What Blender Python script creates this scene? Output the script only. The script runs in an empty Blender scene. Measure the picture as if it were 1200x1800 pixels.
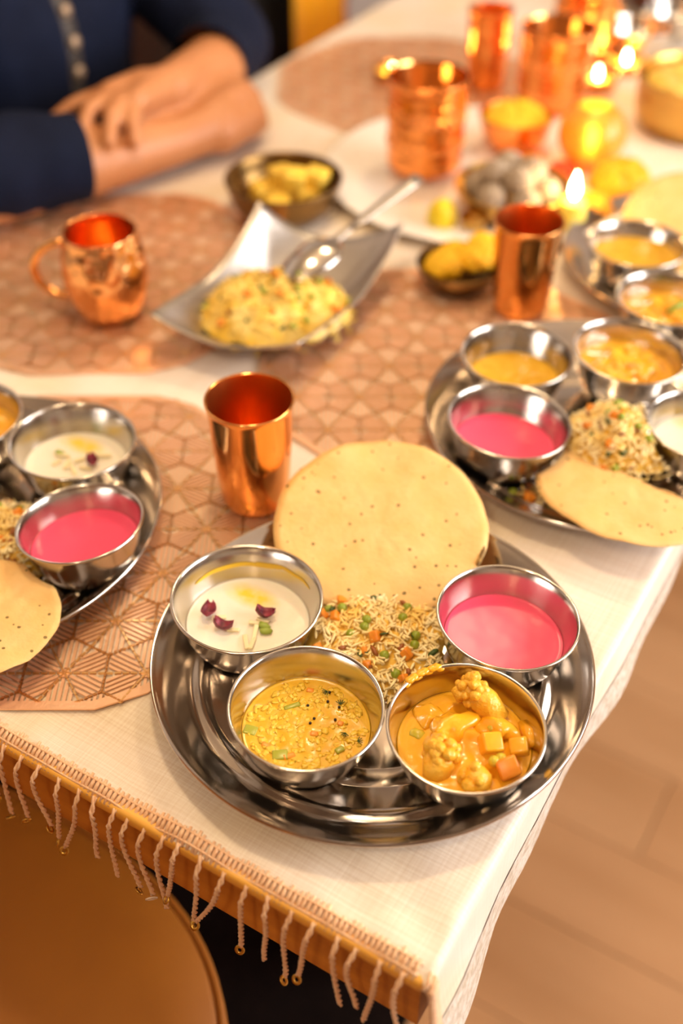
import bpy, bmesh, math, random
import numpy as np
from mathutils import Vector, Matrix, Quaternion, noise
random.seed(7)
rng = np.random.default_rng(7)
PI = math.pi
C = bpy.context.scene.collection
SC = bpy.context.scene

# ------------------------------------------------------------------ camera
# world: table top cloth at z ~ 0, x along the short (front) edge, y away along the right edge,
# origin at the front right corner of the table
TH = math.radians(31.08)
CO = (0.0668, 0.2904)
FPX, PITCH = 1984.8, math.radians(41.862)
CAMZ = 0.6114
def rotz2(x, y):
    return (x*math.cos(TH)-y*math.sin(TH), x*math.sin(TH)+y*math.cos(TH))
cx, cy = rotz2(-CO[0], -CO[1])
CAM = Vector((cx, cy, CAMZ))
fw = Vector((*rotz2(0, math.cos(PITCH)), -math.sin(PITCH)))
rt = Vector((*rotz2(1, 0), 0))
up = rt.cross(fw)
def U(px, py, z=0.0):
    """point of the plane at height z that the photograph shows at pixel (px, py)"""
    d = fw + rt*((px-600)/FPX) - up*((py-900)/FPX)
    return CAM + d*((z-CAM.z)/d.z)
cam_d = bpy.data.cameras.new('camera')
cam = bpy.data.objects.new('camera', cam_d)
C.objects.link(cam)
cam.matrix_world = Matrix.Translation(CAM) @ Matrix((rt, up, -fw)).transposed().to_4x4()
cam_d.sensor_width = 36
cam_d.lens = FPX*36/1800
cam_d.clip_start = 0.02
cam_d.dof.use_dof = True
cam_d.dof.focus_distance = 0.745
cam_d.dof.aperture_fstop = 2.3
SC.camera = cam

# ------------------------------------------------------------------ world, lamps, exposure
w = bpy.data.worlds.new('world')
SC.world = w
w.use_nodes = True
w.node_tree.nodes['Background'].inputs[0].default_value = (1.0, 0.93, 0.85, 1)
w.node_tree.nodes['Background'].inputs[1].default_value = 0.6
vs = SC.view_settings
vs.view_transform = 'Standard'
vs.look = 'None'
vs.gamma = 1
vs.use_curve_mapping = False
vs.exposure = 0.72
def area(name, loc, target, sx, sy, power, col):
    l = bpy.data.lights.new(name, 'AREA')
    l.shape = 'RECTANGLE'
    l.size, l.size_y, l.energy, l.color = sx, sy, power, col
    o = bpy.data.objects.new(name, l)
    C.objects.link(o)
    o.location = loc
    o.rotation_euler = (Vector(target)-Vector(loc)).to_track_quat('-Z', 'Y').to_euler()
    return o
def point(name, loc, power, col, r):
    l = bpy.data.lights.new(name, 'POINT')
    l.energy, l.color, l.shadow_soft_size = power, col, r
    o = bpy.data.objects.new(name, l)
    C.objects.link(o)
    o.location = loc
    return o
area('window_daylight', (1.86, 1.25, 0.75), (-0.3, 0.6, 0.0), 1.8, 1.3, 62, (1.0, 0.95, 0.92))
point('overhead_light', (-0.35, 0.35, 1.25), 14, (1.0, 0.74, 0.44), 0.07)
point('overhead_light', (-0.45, 1.25, 1.25), 14, (1.0, 0.74, 0.44), 0.07)

point('overhead_light', (-0.10, -0.75, 1.35), 13, (1.0, 0.78, 0.52), 0.09)  # unseen fill behind the camera, added to brighten the chair and front edge

# ------------------------------------------------------------------ materials
def mat(name, col, rough=0.5, metal=0.0, col2=None, nscale=20, bump=0.0, bscale=60, spec=None, sss=0.0,
        emit=None, estr=0.0, trans=0.0, coat=0.0, contrast=(0.35, 0.65), stretch=None, sheen=0.0, detail=4, coord='Object'):
    m = bpy.data.materials.new(name)
    m.use_nodes = True
    nt = m.node_tree
    b = nt.nodes['Principled BSDF']
    b.inputs['Base Color'].default_value = (*col, 1)
    b.inputs['Roughness'].default_value = rough
    b.inputs['Metallic'].default_value = metal
    if spec is not None: b.inputs['Specular IOR Level'].default_value = spec
    if sss:
        b.inputs['Subsurface Weight'].default_value = sss
        b.inputs['Subsurface Radius'].default_value = (0.012, 0.006, 0.003)
        b.inputs['Subsurface Scale'].default_value = 0.5
    if emit:
        b.inputs['Emission Color'].default_value = (*emit, 1)
        b.inputs['Emission Strength'].default_value = estr
    if trans: b.inputs['Transmission Weight'].default_value = trans
    if coat:
        b.inputs['Coat Weight'].default_value = coat
        b.inputs['Coat Roughness'].default_value = 0.08
    if sheen: b.inputs['Sheen Weight'].default_value = sheen
    tc = nt.nodes.new('ShaderNodeTexCoord')
    src = tc.outputs[coord]
    if stretch:
        mp = nt.nodes.new('ShaderNodeMapping')
        mp.inputs['Scale'].default_value = stretch
        nt.links.new(src, mp.inputs[0])
        src = mp.outputs[0]
    if col2:
        n = nt.nodes.new('ShaderNodeTexNoise')
        n.inputs['Scale'].default_value = nscale
        n.inputs['Detail'].default_value = detail
        nt.links.new(src, n.inputs['Vector'])
        r = nt.nodes.new('ShaderNodeValToRGB')
        r.color_ramp.elements[0].position, r.color_ramp.elements[1].position = contrast
        r.color_ramp.elements[0].color = (*col, 1)
        r.color_ramp.elements[1].color = (*col2, 1)
        nt.links.new(n.outputs[0], r.inputs[0])
        nt.links.new(r.outputs[0], b.inputs['Base Color'])
    if bump:
        n = nt.nodes.new('ShaderNodeTexNoise')
        n.inputs['Scale'].default_value = bscale
        n.inputs['Detail'].default_value = 3
        nt.links.new(src, n.inputs['Vector'])
        bp = nt.nodes.new('ShaderNodeBump')
        bp.inputs['Strength'].default_value = bump
        bp.inputs['Distance'].default_value = 0.002
        nt.links.new(n.outputs[0], bp.inputs['Height'])
        nt.links.new(bp.outputs[0], b.inputs['Normal'])
    return m

def cloth_material():
    m = mat('linen_silk', (0.80, 0.70, 0.56), 0.55, 0, sheen=0.15)
    nt = m.node_tree; b = nt.nodes['Principled BSDF']; L = nt.links
    tc = nt.nodes.new('ShaderNodeTexCoord')
    fac = None
    hs = []
    for sc, rot in (((6, 700, 1), 0), ((700, 6, 1), 0)):       # slubby weft and warp
        mp = nt.nodes.new('ShaderNodeMapping'); mp.inputs['Scale'].default_value = sc
        L.new(tc.outputs['Object'], mp.inputs[0])
        n = nt.nodes.new('ShaderNodeTexNoise'); n.inputs['Scale'].default_value = 1; n.inputs['Detail'].default_value = 3
        L.new(mp.outputs[0], n.inputs['Vector']); hs.append(n.outputs[0])
    a = nt.nodes.new('ShaderNodeMath'); a.operation = 'ADD'
    L.new(hs[0], a.inputs[0]); L.new(hs[1], a.inputs[1])
    r = nt.nodes.new('ShaderNodeValToRGB')
    r.color_ramp.elements[0].position, r.color_ramp.elements[1].position = 0.35, 0.65
    hf = nt.nodes.new('ShaderNodeMath'); hf.operation = 'MULTIPLY'; hf.inputs[1].default_value = 0.5
    L.new(a.outputs[0], hf.inputs[0]); L.new(hf.outputs[0], r.inputs[0])
    r.color_ramp.elements[0].color = (0.74, 0.62, 0.50, 1)
    r.color_ramp.elements[1].color = (0.88, 0.80, 0.71, 1)
    # patches with a faint olive gold cast
    n2 = nt.nodes.new('ShaderNodeTexNoise'); n2.inputs['Scale'].default_value = 7; n2.inputs['Detail'].default_value = 2
    L.new(tc.outputs['Object'], n2.inputs['Vector'])
    r2 = nt.nodes.new('ShaderNodeValToRGB')
    r2.color_ramp.elements[0].position, r2.color_ramp.elements[1].position = 0.5, 0.68
    r2.color_ramp.elements[0].color = (1, 1, 1, 1); r2.color_ramp.elements[1].color = (0.95, 0.92, 0.78, 1)
    L.new(n2.outputs[0], r2.inputs[0])
    mx = nt.nodes.new('ShaderNodeMix'); mx.data_type = 'RGBA'; mx.blend_type = 'MULTIPLY'; mx.inputs[0].default_value = 1
    L.new(r.outputs[0], mx.inputs[6]); L.new(r2.outputs[0], mx.inputs[7])
    L.new(mx.outputs[2], b.inputs['Base Color'])
    bp = nt.nodes.new('ShaderNodeBump'); bp.inputs['Strength'].default_value = 0.25; bp.inputs['Distance'].default_value = 0.001
    L.new(a.outputs[0], bp.inputs['Height']); L.new(bp.outputs[0], b.inputs['Normal'])
    return m

def wood_material(name, dark, light, sc=(3, 40, 40), rough=0.45, bump=0.1):
    m = mat(name, dark, rough, col2=light, nscale=1, stretch=sc, bump=bump, bscale=2, contrast=(0.3, 0.7), detail=6)
    return m

def papad_material():
    m = mat('papad', (0.80, 0.465, 0.155), 0.6, col2=(0.83, 0.525, 0.21), nscale=40, bump=0.25, bscale=220, sss=0.15)
    nt = m.node_tree; b = nt.nodes['Principled BSDF']; L = nt.links
    old = b.inputs['Base Color'].links[0].from_socket
    tc = nt.nodes.new('ShaderNodeTexCoord')
    v = nt.nodes.new('ShaderNodeTexVoronoi'); v.inputs['Scale'].default_value = 105
    L.new(tc.outputs['Object'], v.inputs['Vector'])
    nz = nt.nodes.new('ShaderNodeTexNoise'); nz.inputs['Scale'].default_value = 30
    L.new(tc.outputs['Object'], nz.inputs['Vector'])
    lt = nt.nodes.new('ShaderNodeMath'); lt.operation = 'LESS_THAN'; lt.inputs[1].default_value = 0.145
    L.new(v.outputs['Distance'], lt.inputs[0])
    gt = nt.nodes.new('ShaderNodeMath'); gt.operation = 'GREATER_THAN'; gt.inputs[1].default_value = 0.41
    L.new(nz.outputs[0], gt.inputs[0])
    mu = nt.nodes.new('ShaderNodeMath'); mu.operation = 'MULTIPLY'
    L.new(lt.outputs[0], mu.inputs[0]); L.new(gt.outputs[0], mu.inputs[1])
    mx = nt.nodes.new('ShaderNodeMix'); mx.data_type = 'RGBA'
    L.new(mu.outputs[0], mx.inputs[0]); L.new(old, mx.inputs[6]); mx.inputs[7].default_value = (0.20, 0.13, 0.03, 1)
    L.new(mx.outputs[2], b.inputs['Base Color'])
    return m

def hammered(name, col, rough, scale, strength=0.6):
    m = mat(name, col, rough, 1.0)
    nt = m.node_tree; b = nt.nodes['Principled BSDF']; L = nt.links
    tc = nt.nodes.new('ShaderNodeTexCoord')
    v = nt.nodes.new('ShaderNodeTexVoronoi'); v.inputs['Scale'].default_value = scale; v.feature = 'SMOOTH_F1'
    L.new(tc.outputs['Object'], v.inputs['Vector'])
    bp = nt.nodes.new('ShaderNodeBump'); bp.inputs['Strength'].default_value = strength; bp.inputs['Distance'].default_value = 0.004
    L.new(v.outputs['Distance'], bp.inputs['Height']); L.new(bp.outputs[0], b.inputs['Normal'])
    return m

def yoghurt_material():
    m = mat('yoghurt', (0.86, 0.80, 0.68), 0.28, sss=0.2, bump=0.15, bscale=120)
    nt = m.node_tree; b = nt.nodes['Principled BSDF']; L = nt.links
    tc = nt.nodes.new('ShaderNodeTexCoord')
    mp = nt.nodes.new('ShaderNodeMapping'); mp.inputs['Location'].default_value = (0.012, -0.022, 0); mp.inputs['Scale'].default_value = (38, 75, 0)
    L.new(tc.outputs['Object'], mp.inputs[0])
    g = nt.nodes.new('ShaderNodeTexGradient'); g.gradient_type = 'SPHERICAL'
    mp.vector_type = 'POINT'
    L.new(mp.outputs[0], g.inputs[0])
    mp.inputs['Location'].default_value = (0.012*38, -0.022*75, 0)
    n = nt.nodes.new('ShaderNodeTexNoise'); n.inputs['Scale'].default_value = 90
    L.new(tc.outputs['Object'], n.inputs['Vector'])
    mu = nt.nodes.new('ShaderNodeMath'); mu.operation = 'MULTIPLY'
    L.new(g.outputs[0], mu.inputs[0]); L.new(n.outputs[0], mu.inputs[1])
    r = nt.nodes.new('ShaderNodeValToRGB')
    r.color_ramp.elements[0].position, r.color_ramp.elements[1].position = 0.02, 0.4
    r.color_ramp.elements[0].color = (0.86, 0.80, 0.68, 1); r.color_ramp.elements[1].color = (0.85, 0.62, 0.05, 1)
    L.new(mu.outputs[0], r.inputs[0]); L.new(r.outputs[0], b.inputs['Base Color'])
    return m

def steel_material(name='stainless_steel', rough=0.21, col=(0.60, 0.56, 0.51)):
    m = mat(name, col, rough, 1.0)
    nt = m.node_tree; b = nt.nodes['Principled BSDF']; L = nt.links
    tc = nt.nodes.new('ShaderNodeTexCoord')
    n = nt.nodes.new('ShaderNodeTexNoise'); n.inputs['Scale'].default_value = 35; n.inputs['Detail'].default_value = 6
    L.new(tc.outputs['Object'], n.inputs['Vector'])
    r = nt.nodes.new('ShaderNodeMapRange'); r.inputs[3].default_value = rough*0.9; r.inputs[4].default_value = rough*1.15
    L.new(n.outputs[0], r.inputs[0]); L.new(r.outputs[0], b.inputs['Roughness'])
    return m

M = {}
M['cloth'] = cloth_material()
M['braid'] = mat('gold_pink_braid', (0.76, 0.43, 0.23), 0.5, col2=(0.86, 0.57, 0.34), nscale=300, sheen=0.3)
M['border'] = mat('embroidered_border', (0.80, 0.74, 0.66), 0.4, col2=(0.50, 0.42, 0.30), nscale=160, bump=1.0, bscale=200, sheen=0.3)
M['zari'] = mat('gold_thread', (0.85, 0.62, 0.25), 0.3, 0.9)
M['sequin'] = mat('gold_sequin', (0.72, 0.46, 0.10), 0.3, 1.0)
M['sequin_white'] = mat('pearl_sequin', (0.85, 0.78, 0.70), 0.25, 0.2)
M['table'] = wood_material('table_wood', (0.42, 0.13, 0.010), (0.66, 0.26, 0.03))
M['table_lip'] = wood_material('table_edge_wood', (0.80, 0.36, 0.04), (0.92, 0.50, 0.09))
M['floor_a'] = wood_material('oak_floor_mid', (0.40, 0.195, 0.075), (0.54, 0.29, 0.13), (1.6, 9, 9), 0.4)
M['floor_b'] = wood_material('oak_floor_pale', (0.42, 0.21, 0.083), (0.57, 0.315, 0.145), (1.6, 9, 9), 0.4)
M['wall'] = mat('painted_wall', (0.56, 0.52, 0.50), 0.85, col2=(0.60, 0.56, 0.54), nscale=4)
M['ceiling'] = mat('painted_ceiling', (0.40, 0.34, 0.28), 0.9)
M['wall_warm'] = mat('brown_wall', (0.16, 0.10, 0.065), 0.9)
M['white_paint'] = mat('white_paint', (0.8, 0.78, 0.74), 0.5)
M['glass'] = mat('window_glass', (1, 1, 1), 0.0, trans=1.0)
M['steel'] = steel_material(rough=0.17)
M['steel_dark'] = steel_material('steel_plate', 0.15, (0.60, 0.55, 0.50))
M['steel_satin'] = steel_material('satin_steel', 0.38, (0.52, 0.48, 0.44))
M['copper'] = mat('copper', (0.93, 0.44, 0.14), 0.13, 1.0)
M['copper_in'] = mat('copper_inside', (0.98, 0.40, 0.10), 0.28, 1.0)
M['copper_ham'] = hammered('hammered_copper', (0.93, 0.46, 0.18), 0.16, 90)
M['copper_cup'] = hammered('embossed_copper', (0.92, 0.34, 0.09), 0.2, 75, 0.45)
M['brass'] = mat('brass', (0.62, 0.38, 0.10), 0.28, 1.0, bump=0.1, bscale=80)
M['brass_dark'] = mat('dark_brass', (0.22, 0.13, 0.045), 0.3, 1.0)
M['rose_gold'] = mat('rose_gold_vinyl', (0.93, 0.57, 0.35), 0.36, 0.6, bump=0.15, bscale=300)
M['rose_gold_bar'] = mat('rose_gold_lattice', (0.90, 0.56, 0.24), 0.28, 0.85)
M['leather'] = mat('tan_velvet', (0.27, 0.085, 0.001), 0.6, col2=(0.31, 0.102, 0.002), nscale=9)
M['dark_leg'] = mat('dark_wood_leg', (0.04, 0.02, 0.012), 0.5)
M['black_fabric'] = mat('black_fabric', (0.004, 0.004, 0.005), 0.8)
M['porcelain'] = mat('white_porcelain', (0.86, 0.82, 0.76), 0.2, coat=0.3)
M['papad'] = papad_material()
M['papad_char'] = mat('charred_papad', (0.06, 0.03, 0.01), 0.7, col2=(0.35, 0.19, 0.04), nscale=160)
M['pink'] = mat('beetroot_yoghurt', (0.82, 0.065, 0.16), 0.30, sss=0.1, col2=(0.84, 0.075, 0.17), nscale=18)
M['yog'] = yoghurt_material()
M['dal'] = mat('dal', (0.70, 0.37, 0.010), 0.25, col2=(0.78, 0.46, 0.03), nscale=110, bump=0.12, bscale=220, sss=0.1, coat=0.2)
M['lentil'] = mat('lentil', (0.80, 0.47, 0.02), 0.3, col2=(0.86, 0.56, 0.06), nscale=200, sss=0.1)
M['gravy'] = mat('curry_gravy', (0.86, 0.39, 0.010), 0.25, col2=(0.88, 0.46, 0.025), nscale=50, bump=0.2, bscale=150, sss=0.12, coat=0.3)
M['caul'] = mat('sauced_cauliflower', (0.86, 0.40, 0.015), 0.33, col2=(0.90, 0.50, 0.05), nscale=120, bump=0.6, bscale=330, sss=0.15)
M['carrot'] = mat('carrot', (0.80, 0.24, 0.01), 0.35, col2=(0.85, 0.33, 0.03), nscale=90, sss=0.1)
M['pea'] = mat('pea', (0.22, 0.30, 0.015), 0.35, col2=(0.34, 0.38, 0.03), nscale=120, sss=0.1)
M['pea_sauced'] = mat('sauced_pea', (0.55, 0.48, 0.03), 0.3, col2=(0.66, 0.46, 0.04), nscale=120, sss=0.1)
M['herb'] = mat('green_herb', (0.05, 0.09, 0.012), 0.5)
M['pepper'] = mat('green_pepper', (0.36, 0.36, 0.03), 0.3)
M['seed'] = mat('mustard_seed', (0.02, 0.008, 0.005), 0.4)
M['rice'] = mat('rice', (0.94, 0.66, 0.17), 0.42, col2=(0.95, 0.83, 0.50), nscale=45)
M['rice_yellow'] = mat('yellow_rice', (0.88, 0.58, 0.06), 0.4, col2=(0.90, 0.72, 0.24), nscale=50)
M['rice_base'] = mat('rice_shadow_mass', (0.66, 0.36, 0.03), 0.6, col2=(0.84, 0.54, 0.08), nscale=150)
M['spice'] = mat('fried_spice', (0.30, 0.09, 0.015), 0.4)
M['petal'] = mat('dried_rose_petal', (0.10, 0.008, 0.02), 0.5, col2=(0.32, 0.03, 0.06), nscale=160)
M['almond'] = mat('almond', (0.86, 0.74, 0.45), 0.45)
M['pistachio'] = mat('pistachio', (0.30, 0.38, 0.05), 0.45)
M['dhokla'] = mat('yellow_sponge', (0.82, 0.50, 0.03), 0.6, col2=(0.88, 0.62, 0.10), nscale=160, bump=0.5, bscale=220)
M['marigold'] = mat('marigold', (0.88, 0.47, 0.004), 0.5, col2=(0.92, 0.56, 0.01), nscale=90, sss=0.1)
M['marigold_y'] = mat('deep_marigold', (0.90, 0.40, 0.004), 0.5, col2=(0.94, 0.50, 0.01), nscale=90)
M['marigold_o'] = mat('orange_marigold', (0.92, 0.34, 0.01), 0.5, col2=(0.95, 0.48, 0.02), nscale=90, sss=0.1)
M['rose_red'] = mat('red_petal', (0.80, 0.05, 0.01), 0.5, col2=(0.85, 0.12, 0.02), nscale=90)
M['sweet'] = mat('coconut_sweet', (0.28, 0.21, 0.15), 0.75, col2=(0.42, 0.34, 0.26), nscale=200, bump=0.8, bscale=250)
M['lemon'] = mat('lemon', (0.85, 0.66, 0.02), 0.35, bump=0.3, bscale=400)
M['wax'] = mat('yellow_wax', (0.90, 0.74, 0.12), 0.4, sss=0.4)
M['flame'] = mat('flame', (1, 0.8, 0.4), 0.5, emit=(1.0, 0.72, 0.32), estr=45)
M['amber'] = hammered('amber_glass', (1.0, 0.46, 0.06), 0.12, 110, 0.5)
_b = M['amber'].node_tree.nodes['Principled BSDF']
_b.inputs['Metallic'].default_value = 0.0
_b.inputs['Transmission Weight'].default_value = 0.6
_b.inputs['Roughness'].default_value = 0.3
M['navy'] = mat('navy_cotton', (0.0016, 0.0042, 0.018), 0.85, col2=(0.0028, 0.0065, 0.025), nscale=12, spec=0.2)
M['placket'] = mat('dark_placket', (0.045, 0.035, 0.03), 0.6, bump=0.2, bscale=200)
M['button'] = mat('bronze_button', (0.34, 0.24, 0.16), 0.4, 0.4)
M['trousers'] = mat('maroon_trousers', (0.05, 0.008, 0.006), 0.8)
M['skin'] = mat('skin', (0.47, 0.19, 0.072), 0.5, col2=(0.52, 0.22, 0.09), nscale=14, sss=0.12)
M['hair'] = mat('black_hair', (0.01, 0.008, 0.007), 0.5)
M['eye'] = mat('eye', (0.8, 0.78, 0.75), 0.2)
M['iris'] = mat('dark_iris', (0.03, 0.015, 0.01), 0.2)
M['yellow_cloth'] = mat('yellow_silk', (0.95, 0.48, 0.004), 0.5, sheen=0.2)
M['red_cloth'] = mat('red_silk', (0.45, 0.02, 0.01), 0.5)
M['dark_red'] = mat('dark_copper_bowl', (0.16, 0.04, 0.015), 0.3, 0.9)
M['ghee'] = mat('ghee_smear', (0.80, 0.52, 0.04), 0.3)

# ------------------------------------------------------------------ mesh helpers
_ico = {}
def ico(sub):
    if sub not in _ico:
        bm = bmesh.new(); bmesh.ops.create_icosphere(bm, subdivisions=sub, radius=1)
        bm.verts.ensure_lookup_table()
        _ico[sub] = (np.array([v.co[:] for v in bm.verts]), [tuple(v.index for v in f.verts) for f in bm.faces]); bm.free()
    return _ico[sub]

def rotm(rx=0, ry=0, rz=0):
    from mathutils import Euler
    return np.array(Euler((rx, ry, rz)).to_matrix())

class MB:
    def __init__(s): s.v = []; s.f = []; s.n = 0
    def add(s, v, f):
        v = np.asarray(v, float)
        n = s.n
        s.v.append(v); s.f += [tuple(i+n for i in q) for q in f]; s.n += len(v)
        return s
    def lathe(s, prof, n=48, loc=(0, 0, 0), R=None, closed=False):
        """prof: list of (r, z), runs so that the outside is on the right hand; r = 0 ends become poles"""
        vs_, rows = [], []
        a = np.arange(n)*2*PI/n
        k = 0
        for r, z in prof:
            if r < 1e-7:
                vs_.append(np.array([[0, 0, z]])); rows.append([k]*n); k += 1
            else:
                vs_.append(np.c_[r*np.cos(a), r*np.sin(a), np.full(n, z)]); rows.append(list(range(k, k+n))); k += n
        f = []
        m = len(rows)
        for i in range(m if closed else m-1):
            A, B = rows[i], rows[(i+1) % m]
            for j in range(n):
                q = [A[j], A[(j+1) % n], B[(j+1) % n], B[j]]
                q2 = []
                for x in q:
                    if x not in q2: q2.append(x)
                if len(q2) > 2: f.append(tuple(q2))
        v = np.concatenate(vs_)
        if R is not None: v = v @ np.asarray(R).T
        return s.add(v+np.array(loc), f)
    def tube(s, pts, rad, n=8, caps=True):
        pts = [Vector(p) for p in pts]
        m = len(pts)
        if not hasattr(rad, '__len__'): rad = [rad]*m
        t0 = (pts[1]-pts[0]).normalized()
        ref = Vector((0, 0, 1)) if abs(t0.z) < 0.9 else Vector((1, 0, 0))
        nx = t0.cross(ref).normalized()
        vs_ = []
        for i, p in enumerate(pts):
            t = (pts[min(i+1, m-1)]-pts[max(i-1, 0)]).normalized()
            nx = (nx-t*nx.dot(t)).normalized(); ny = t.cross(nx)
            for j in range(n):
                a = 2*PI*j/n
                vs_.append(p+(nx*math.cos(a)+ny*math.sin(a))*rad[i])
        f = [(i*n+j, i*n+(j+1) % n, (i+1)*n+(j+1) % n, (i+1)*n+j) for i in range(m-1) for j in range(n)]
        if caps:
            f.append(tuple(reversed(range(n)))); f.append(tuple(range((m-1)*n, m*n)))
        return s.add([v[:] for v in vs_], f)
    def box(s, c, d, R=None, bev=0.0):
        d = np.array(d)/2
        if bev:
            bm = bmesh.new(); bmesh.ops.create_cube(bm, size=2)
            for v in bm.verts: v.co = Vector(v.co[i]*d[i] for i in range(3))
            bmesh.ops.bevel(bm, geom=bm.edges[:], offset=bev, segments=2, affect='EDGES', profile=0.6)
            bm.verts.ensure_lookup_table()
            for i, v in enumerate(bm.verts): v.index = i
            v = np.array([q.co[:] for q in bm.verts]); f = [tuple(x.index for x in q.verts) for q in bm.faces]; bm.free()
        else:
            v = np.array([(x, y, z) for x in (-1, 1) for y in (-1, 1) for z in (-1, 1)])*d
            f = [(0, 1, 3, 2), (4, 6, 7, 5), (0, 4, 5, 1), (2, 3, 7, 6), (0, 2, 6, 4), (1, 5, 7, 3)]
        if R is not None: v = v @ np.asarray(R).T
        return s.add(v+np.array(c), f)
    def blob(s, c, r, sub=2, amp=0.0, freq=1.0, R=None, seed=0):
        v, f = ico(sub); v = v.copy()
        if amp:
            for i in range(len(v)):
                v[i] *= 1+amp*noise.noise(Vector(v[i]*freq)+Vector((seed*7.3, seed*3.1, seed)))
        v = v*np.array(r if hasattr(r, '__len__') else (r, r, r))
        if R is not None: v = v @ np.asarray(R).T
        return s.add(v+np.array(c), f)
    def mesh(s, name, smooth=True, autosharp=None):
        me = bpy.data.meshes.new(name)
        me.from_pydata(np.concatenate(s.v).tolist(), [], s.f)
        if smooth: me.polygons.foreach_set('use_smooth', [True]*len(me.polygons))
        if autosharp: me.set_sharp_from_angle(angle=math.radians(autosharp))
        me.update()
        return me

def obj(name, mb, m, parent=None, loc=(0, 0, 0), rot=None, smooth=True, sharp=None):
    me = mb.mesh(name, smooth, sharp) if isinstance(mb, MB) else mb
    if m is not None and not len(me.materials): me.materials.append(m)
    o = bpy.data.objects.new(name, me)
    C.objects.link(o)
    o.location = loc
    if rot is not None:
        if isinstance(rot, Quaternion): o.rotation_mode = 'QUATERNION'; o.rotation_quaternion = rot
        else: o.rotation_euler = rot
    if parent: o.parent = parent
    return o
def tag(o, label, cat, group=None):
    o['label'] = label; o['category'] = cat
    if group: o['group'] = group
    return o
def thing(name, label, cat, loc=(0, 0, 0), rot=None, group=None):
    o = bpy.data.objects.new(name, None); C.objects.link(o)
    o.empty_display_size = 0.02
    o.location = loc
    if rot is not None:
        if isinstance(rot, Quaternion): o.rotation_mode = 'QUATERNION'; o.rotation_quaternion = rot
        else: o.rotation_euler = rot
    return tag(o, label, cat, group)
def struct(o): o['kind'] = 'structure'; return o
def stuff(o): o['kind'] = 'stuff'; return o
def dup(o, parent=None):
    c = o.copy(); C.objects.link(c)
    if parent is not None: c.parent = parent
    for ch in list(o.children): dup(ch, c)
    return c
def tilt(n): return Vector((0, 0, 1)).rotation_difference(Vector((n[0], n[1], 1)).normalized())
def thick(outer, inner): return outer+list(reversed(inner))
def V2(p): return (p[0], p[1])

# ------------------------------------------------------------------ room shell
FZ, CZ = -0.755, 1.75
X0, X1, Y0, Y1 = -1.75, 1.95, -1.4, 3.3
mb = MB().box(((X0+X1)/2, (Y0+Y1)/2, FZ-0.03), (X1-X0, Y1-Y0, 0.02))
floor = struct(obj('floor', mb, M['floor_a'], smooth=False))
pw = 0.145
row = 0
y = Y0
plank = {}
while y < Y1-0.01:
    wd = min(pw, Y1-y)
    x = X0-random.uniform(0, 1.0)
    while x < X1:
        ln = random.choice((1.2, 1.5, 1.0))
        a, b_ = max(x, X0), min(x+ln, X1)
        if b_-a > 0.05:
            mb = MB().box(((a+b_)/2, y+wd/2, FZ-0.010), (b_-a-0.0015, wd-0.0015, 0.02+random.uniform(-0.0004, 0.0004)))
            obj('plank', mb, M[random.choice(('floor_a', 'floor_b'))], floor, smooth=False)
        x += ln
    y += pw
def wall(name, c, d, m='wall'): return struct(obj(name, MB().box(c, d), M[m], smooth=False))
H2 = (CZ+FZ)/2; HH = CZ-FZ
wall('wall_left', (X0-0.05, (Y0+Y1)/2, H2), (0.1, Y1-Y0, HH))
wall('wall_back', ((X0+X1)/2, Y1+0.05, H2), (X1-X0, 0.1, HH))
wall('wall_front', ((X0+X1)/2, Y0-0.05, H2), (X1-X0, 0.1, HH), 'wall_warm')
wy0, wy1, wz0, wz1 = 0.3, 2.2, 0.05, 1.45
mb = MB()
mb.box((X1+0.05, (Y0+wy0)/2, H2), (0.1, wy0-Y0, HH)).box((X1+0.05, (wy1+Y1)/2, H2), (0.1, Y1-wy1, HH))
mb.box((X1+0.05, (wy0+wy1)/2, (FZ+wz0)/2), (0.1, wy1-wy0, wz0-FZ)).box((X1+0.05, (wy0+wy1)/2, (wz1+CZ)/2), (0.1, wy1-wy0, CZ-wz1))
struct(obj('wall_right', mb, M['wall'], smooth=False))
struct(obj('ceiling', MB().box(((X0+X1)/2, (Y0+Y1)/2, CZ+0.05), (X1-X0, Y1-Y0, 0.1)), M['ceiling'], smooth=False))
win = struct(obj('window_1', MB().box((X1+0.05, wy0+0.03, (wz0+wz1)/2), (0.06, 0.06, wz1-wz0)).box((X1+0.05, wy1-0.03, (wz0+wz1)/2), (0.06, 0.06, wz1-wz0))
             .box((X1+0.05, (wy0+wy1)/2, wz0+0.03), (0.06, wy1-wy0-0.12, 0.06)).box((X1+0.05, (wy0+wy1)/2, wz1-0.03), (0.06, wy1-wy0-0.12, 0.06))
             .box((X1+0.05, (wy0+wy1)/2, (wz0+wz1)/2), (0.05, 0.05, wz1-wz0-0.12)), M['white_paint'], smooth=False))
for k in (0, 1):
    ya = wy0+0.06 if k == 0 else (wy0+wy1)/2+0.025
    yb = (wy0+wy1)/2-0.025 if k == 0 else wy1-0.06
    obj('pane', MB().box((X1+0.06, (ya+yb)/2, (wz0+wz1)/2), (0.004, yb-ya, wz1-wz0-0.12)), M['glass'], win, smooth=False)
struct(obj('baseboard_left', MB().box((X0+0.008, (Y0+Y1)/2, FZ+0.05), (0.016, Y1-Y0-0.04, 0.1)), M['white_paint'], smooth=False))
struct(obj('baseboard_back', MB().box(((X0+X1)/2, Y1-0.008, FZ+0.05), (X1-X0-0.04, 0.016, 0.1)), M['white_paint'], smooth=False))

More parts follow.
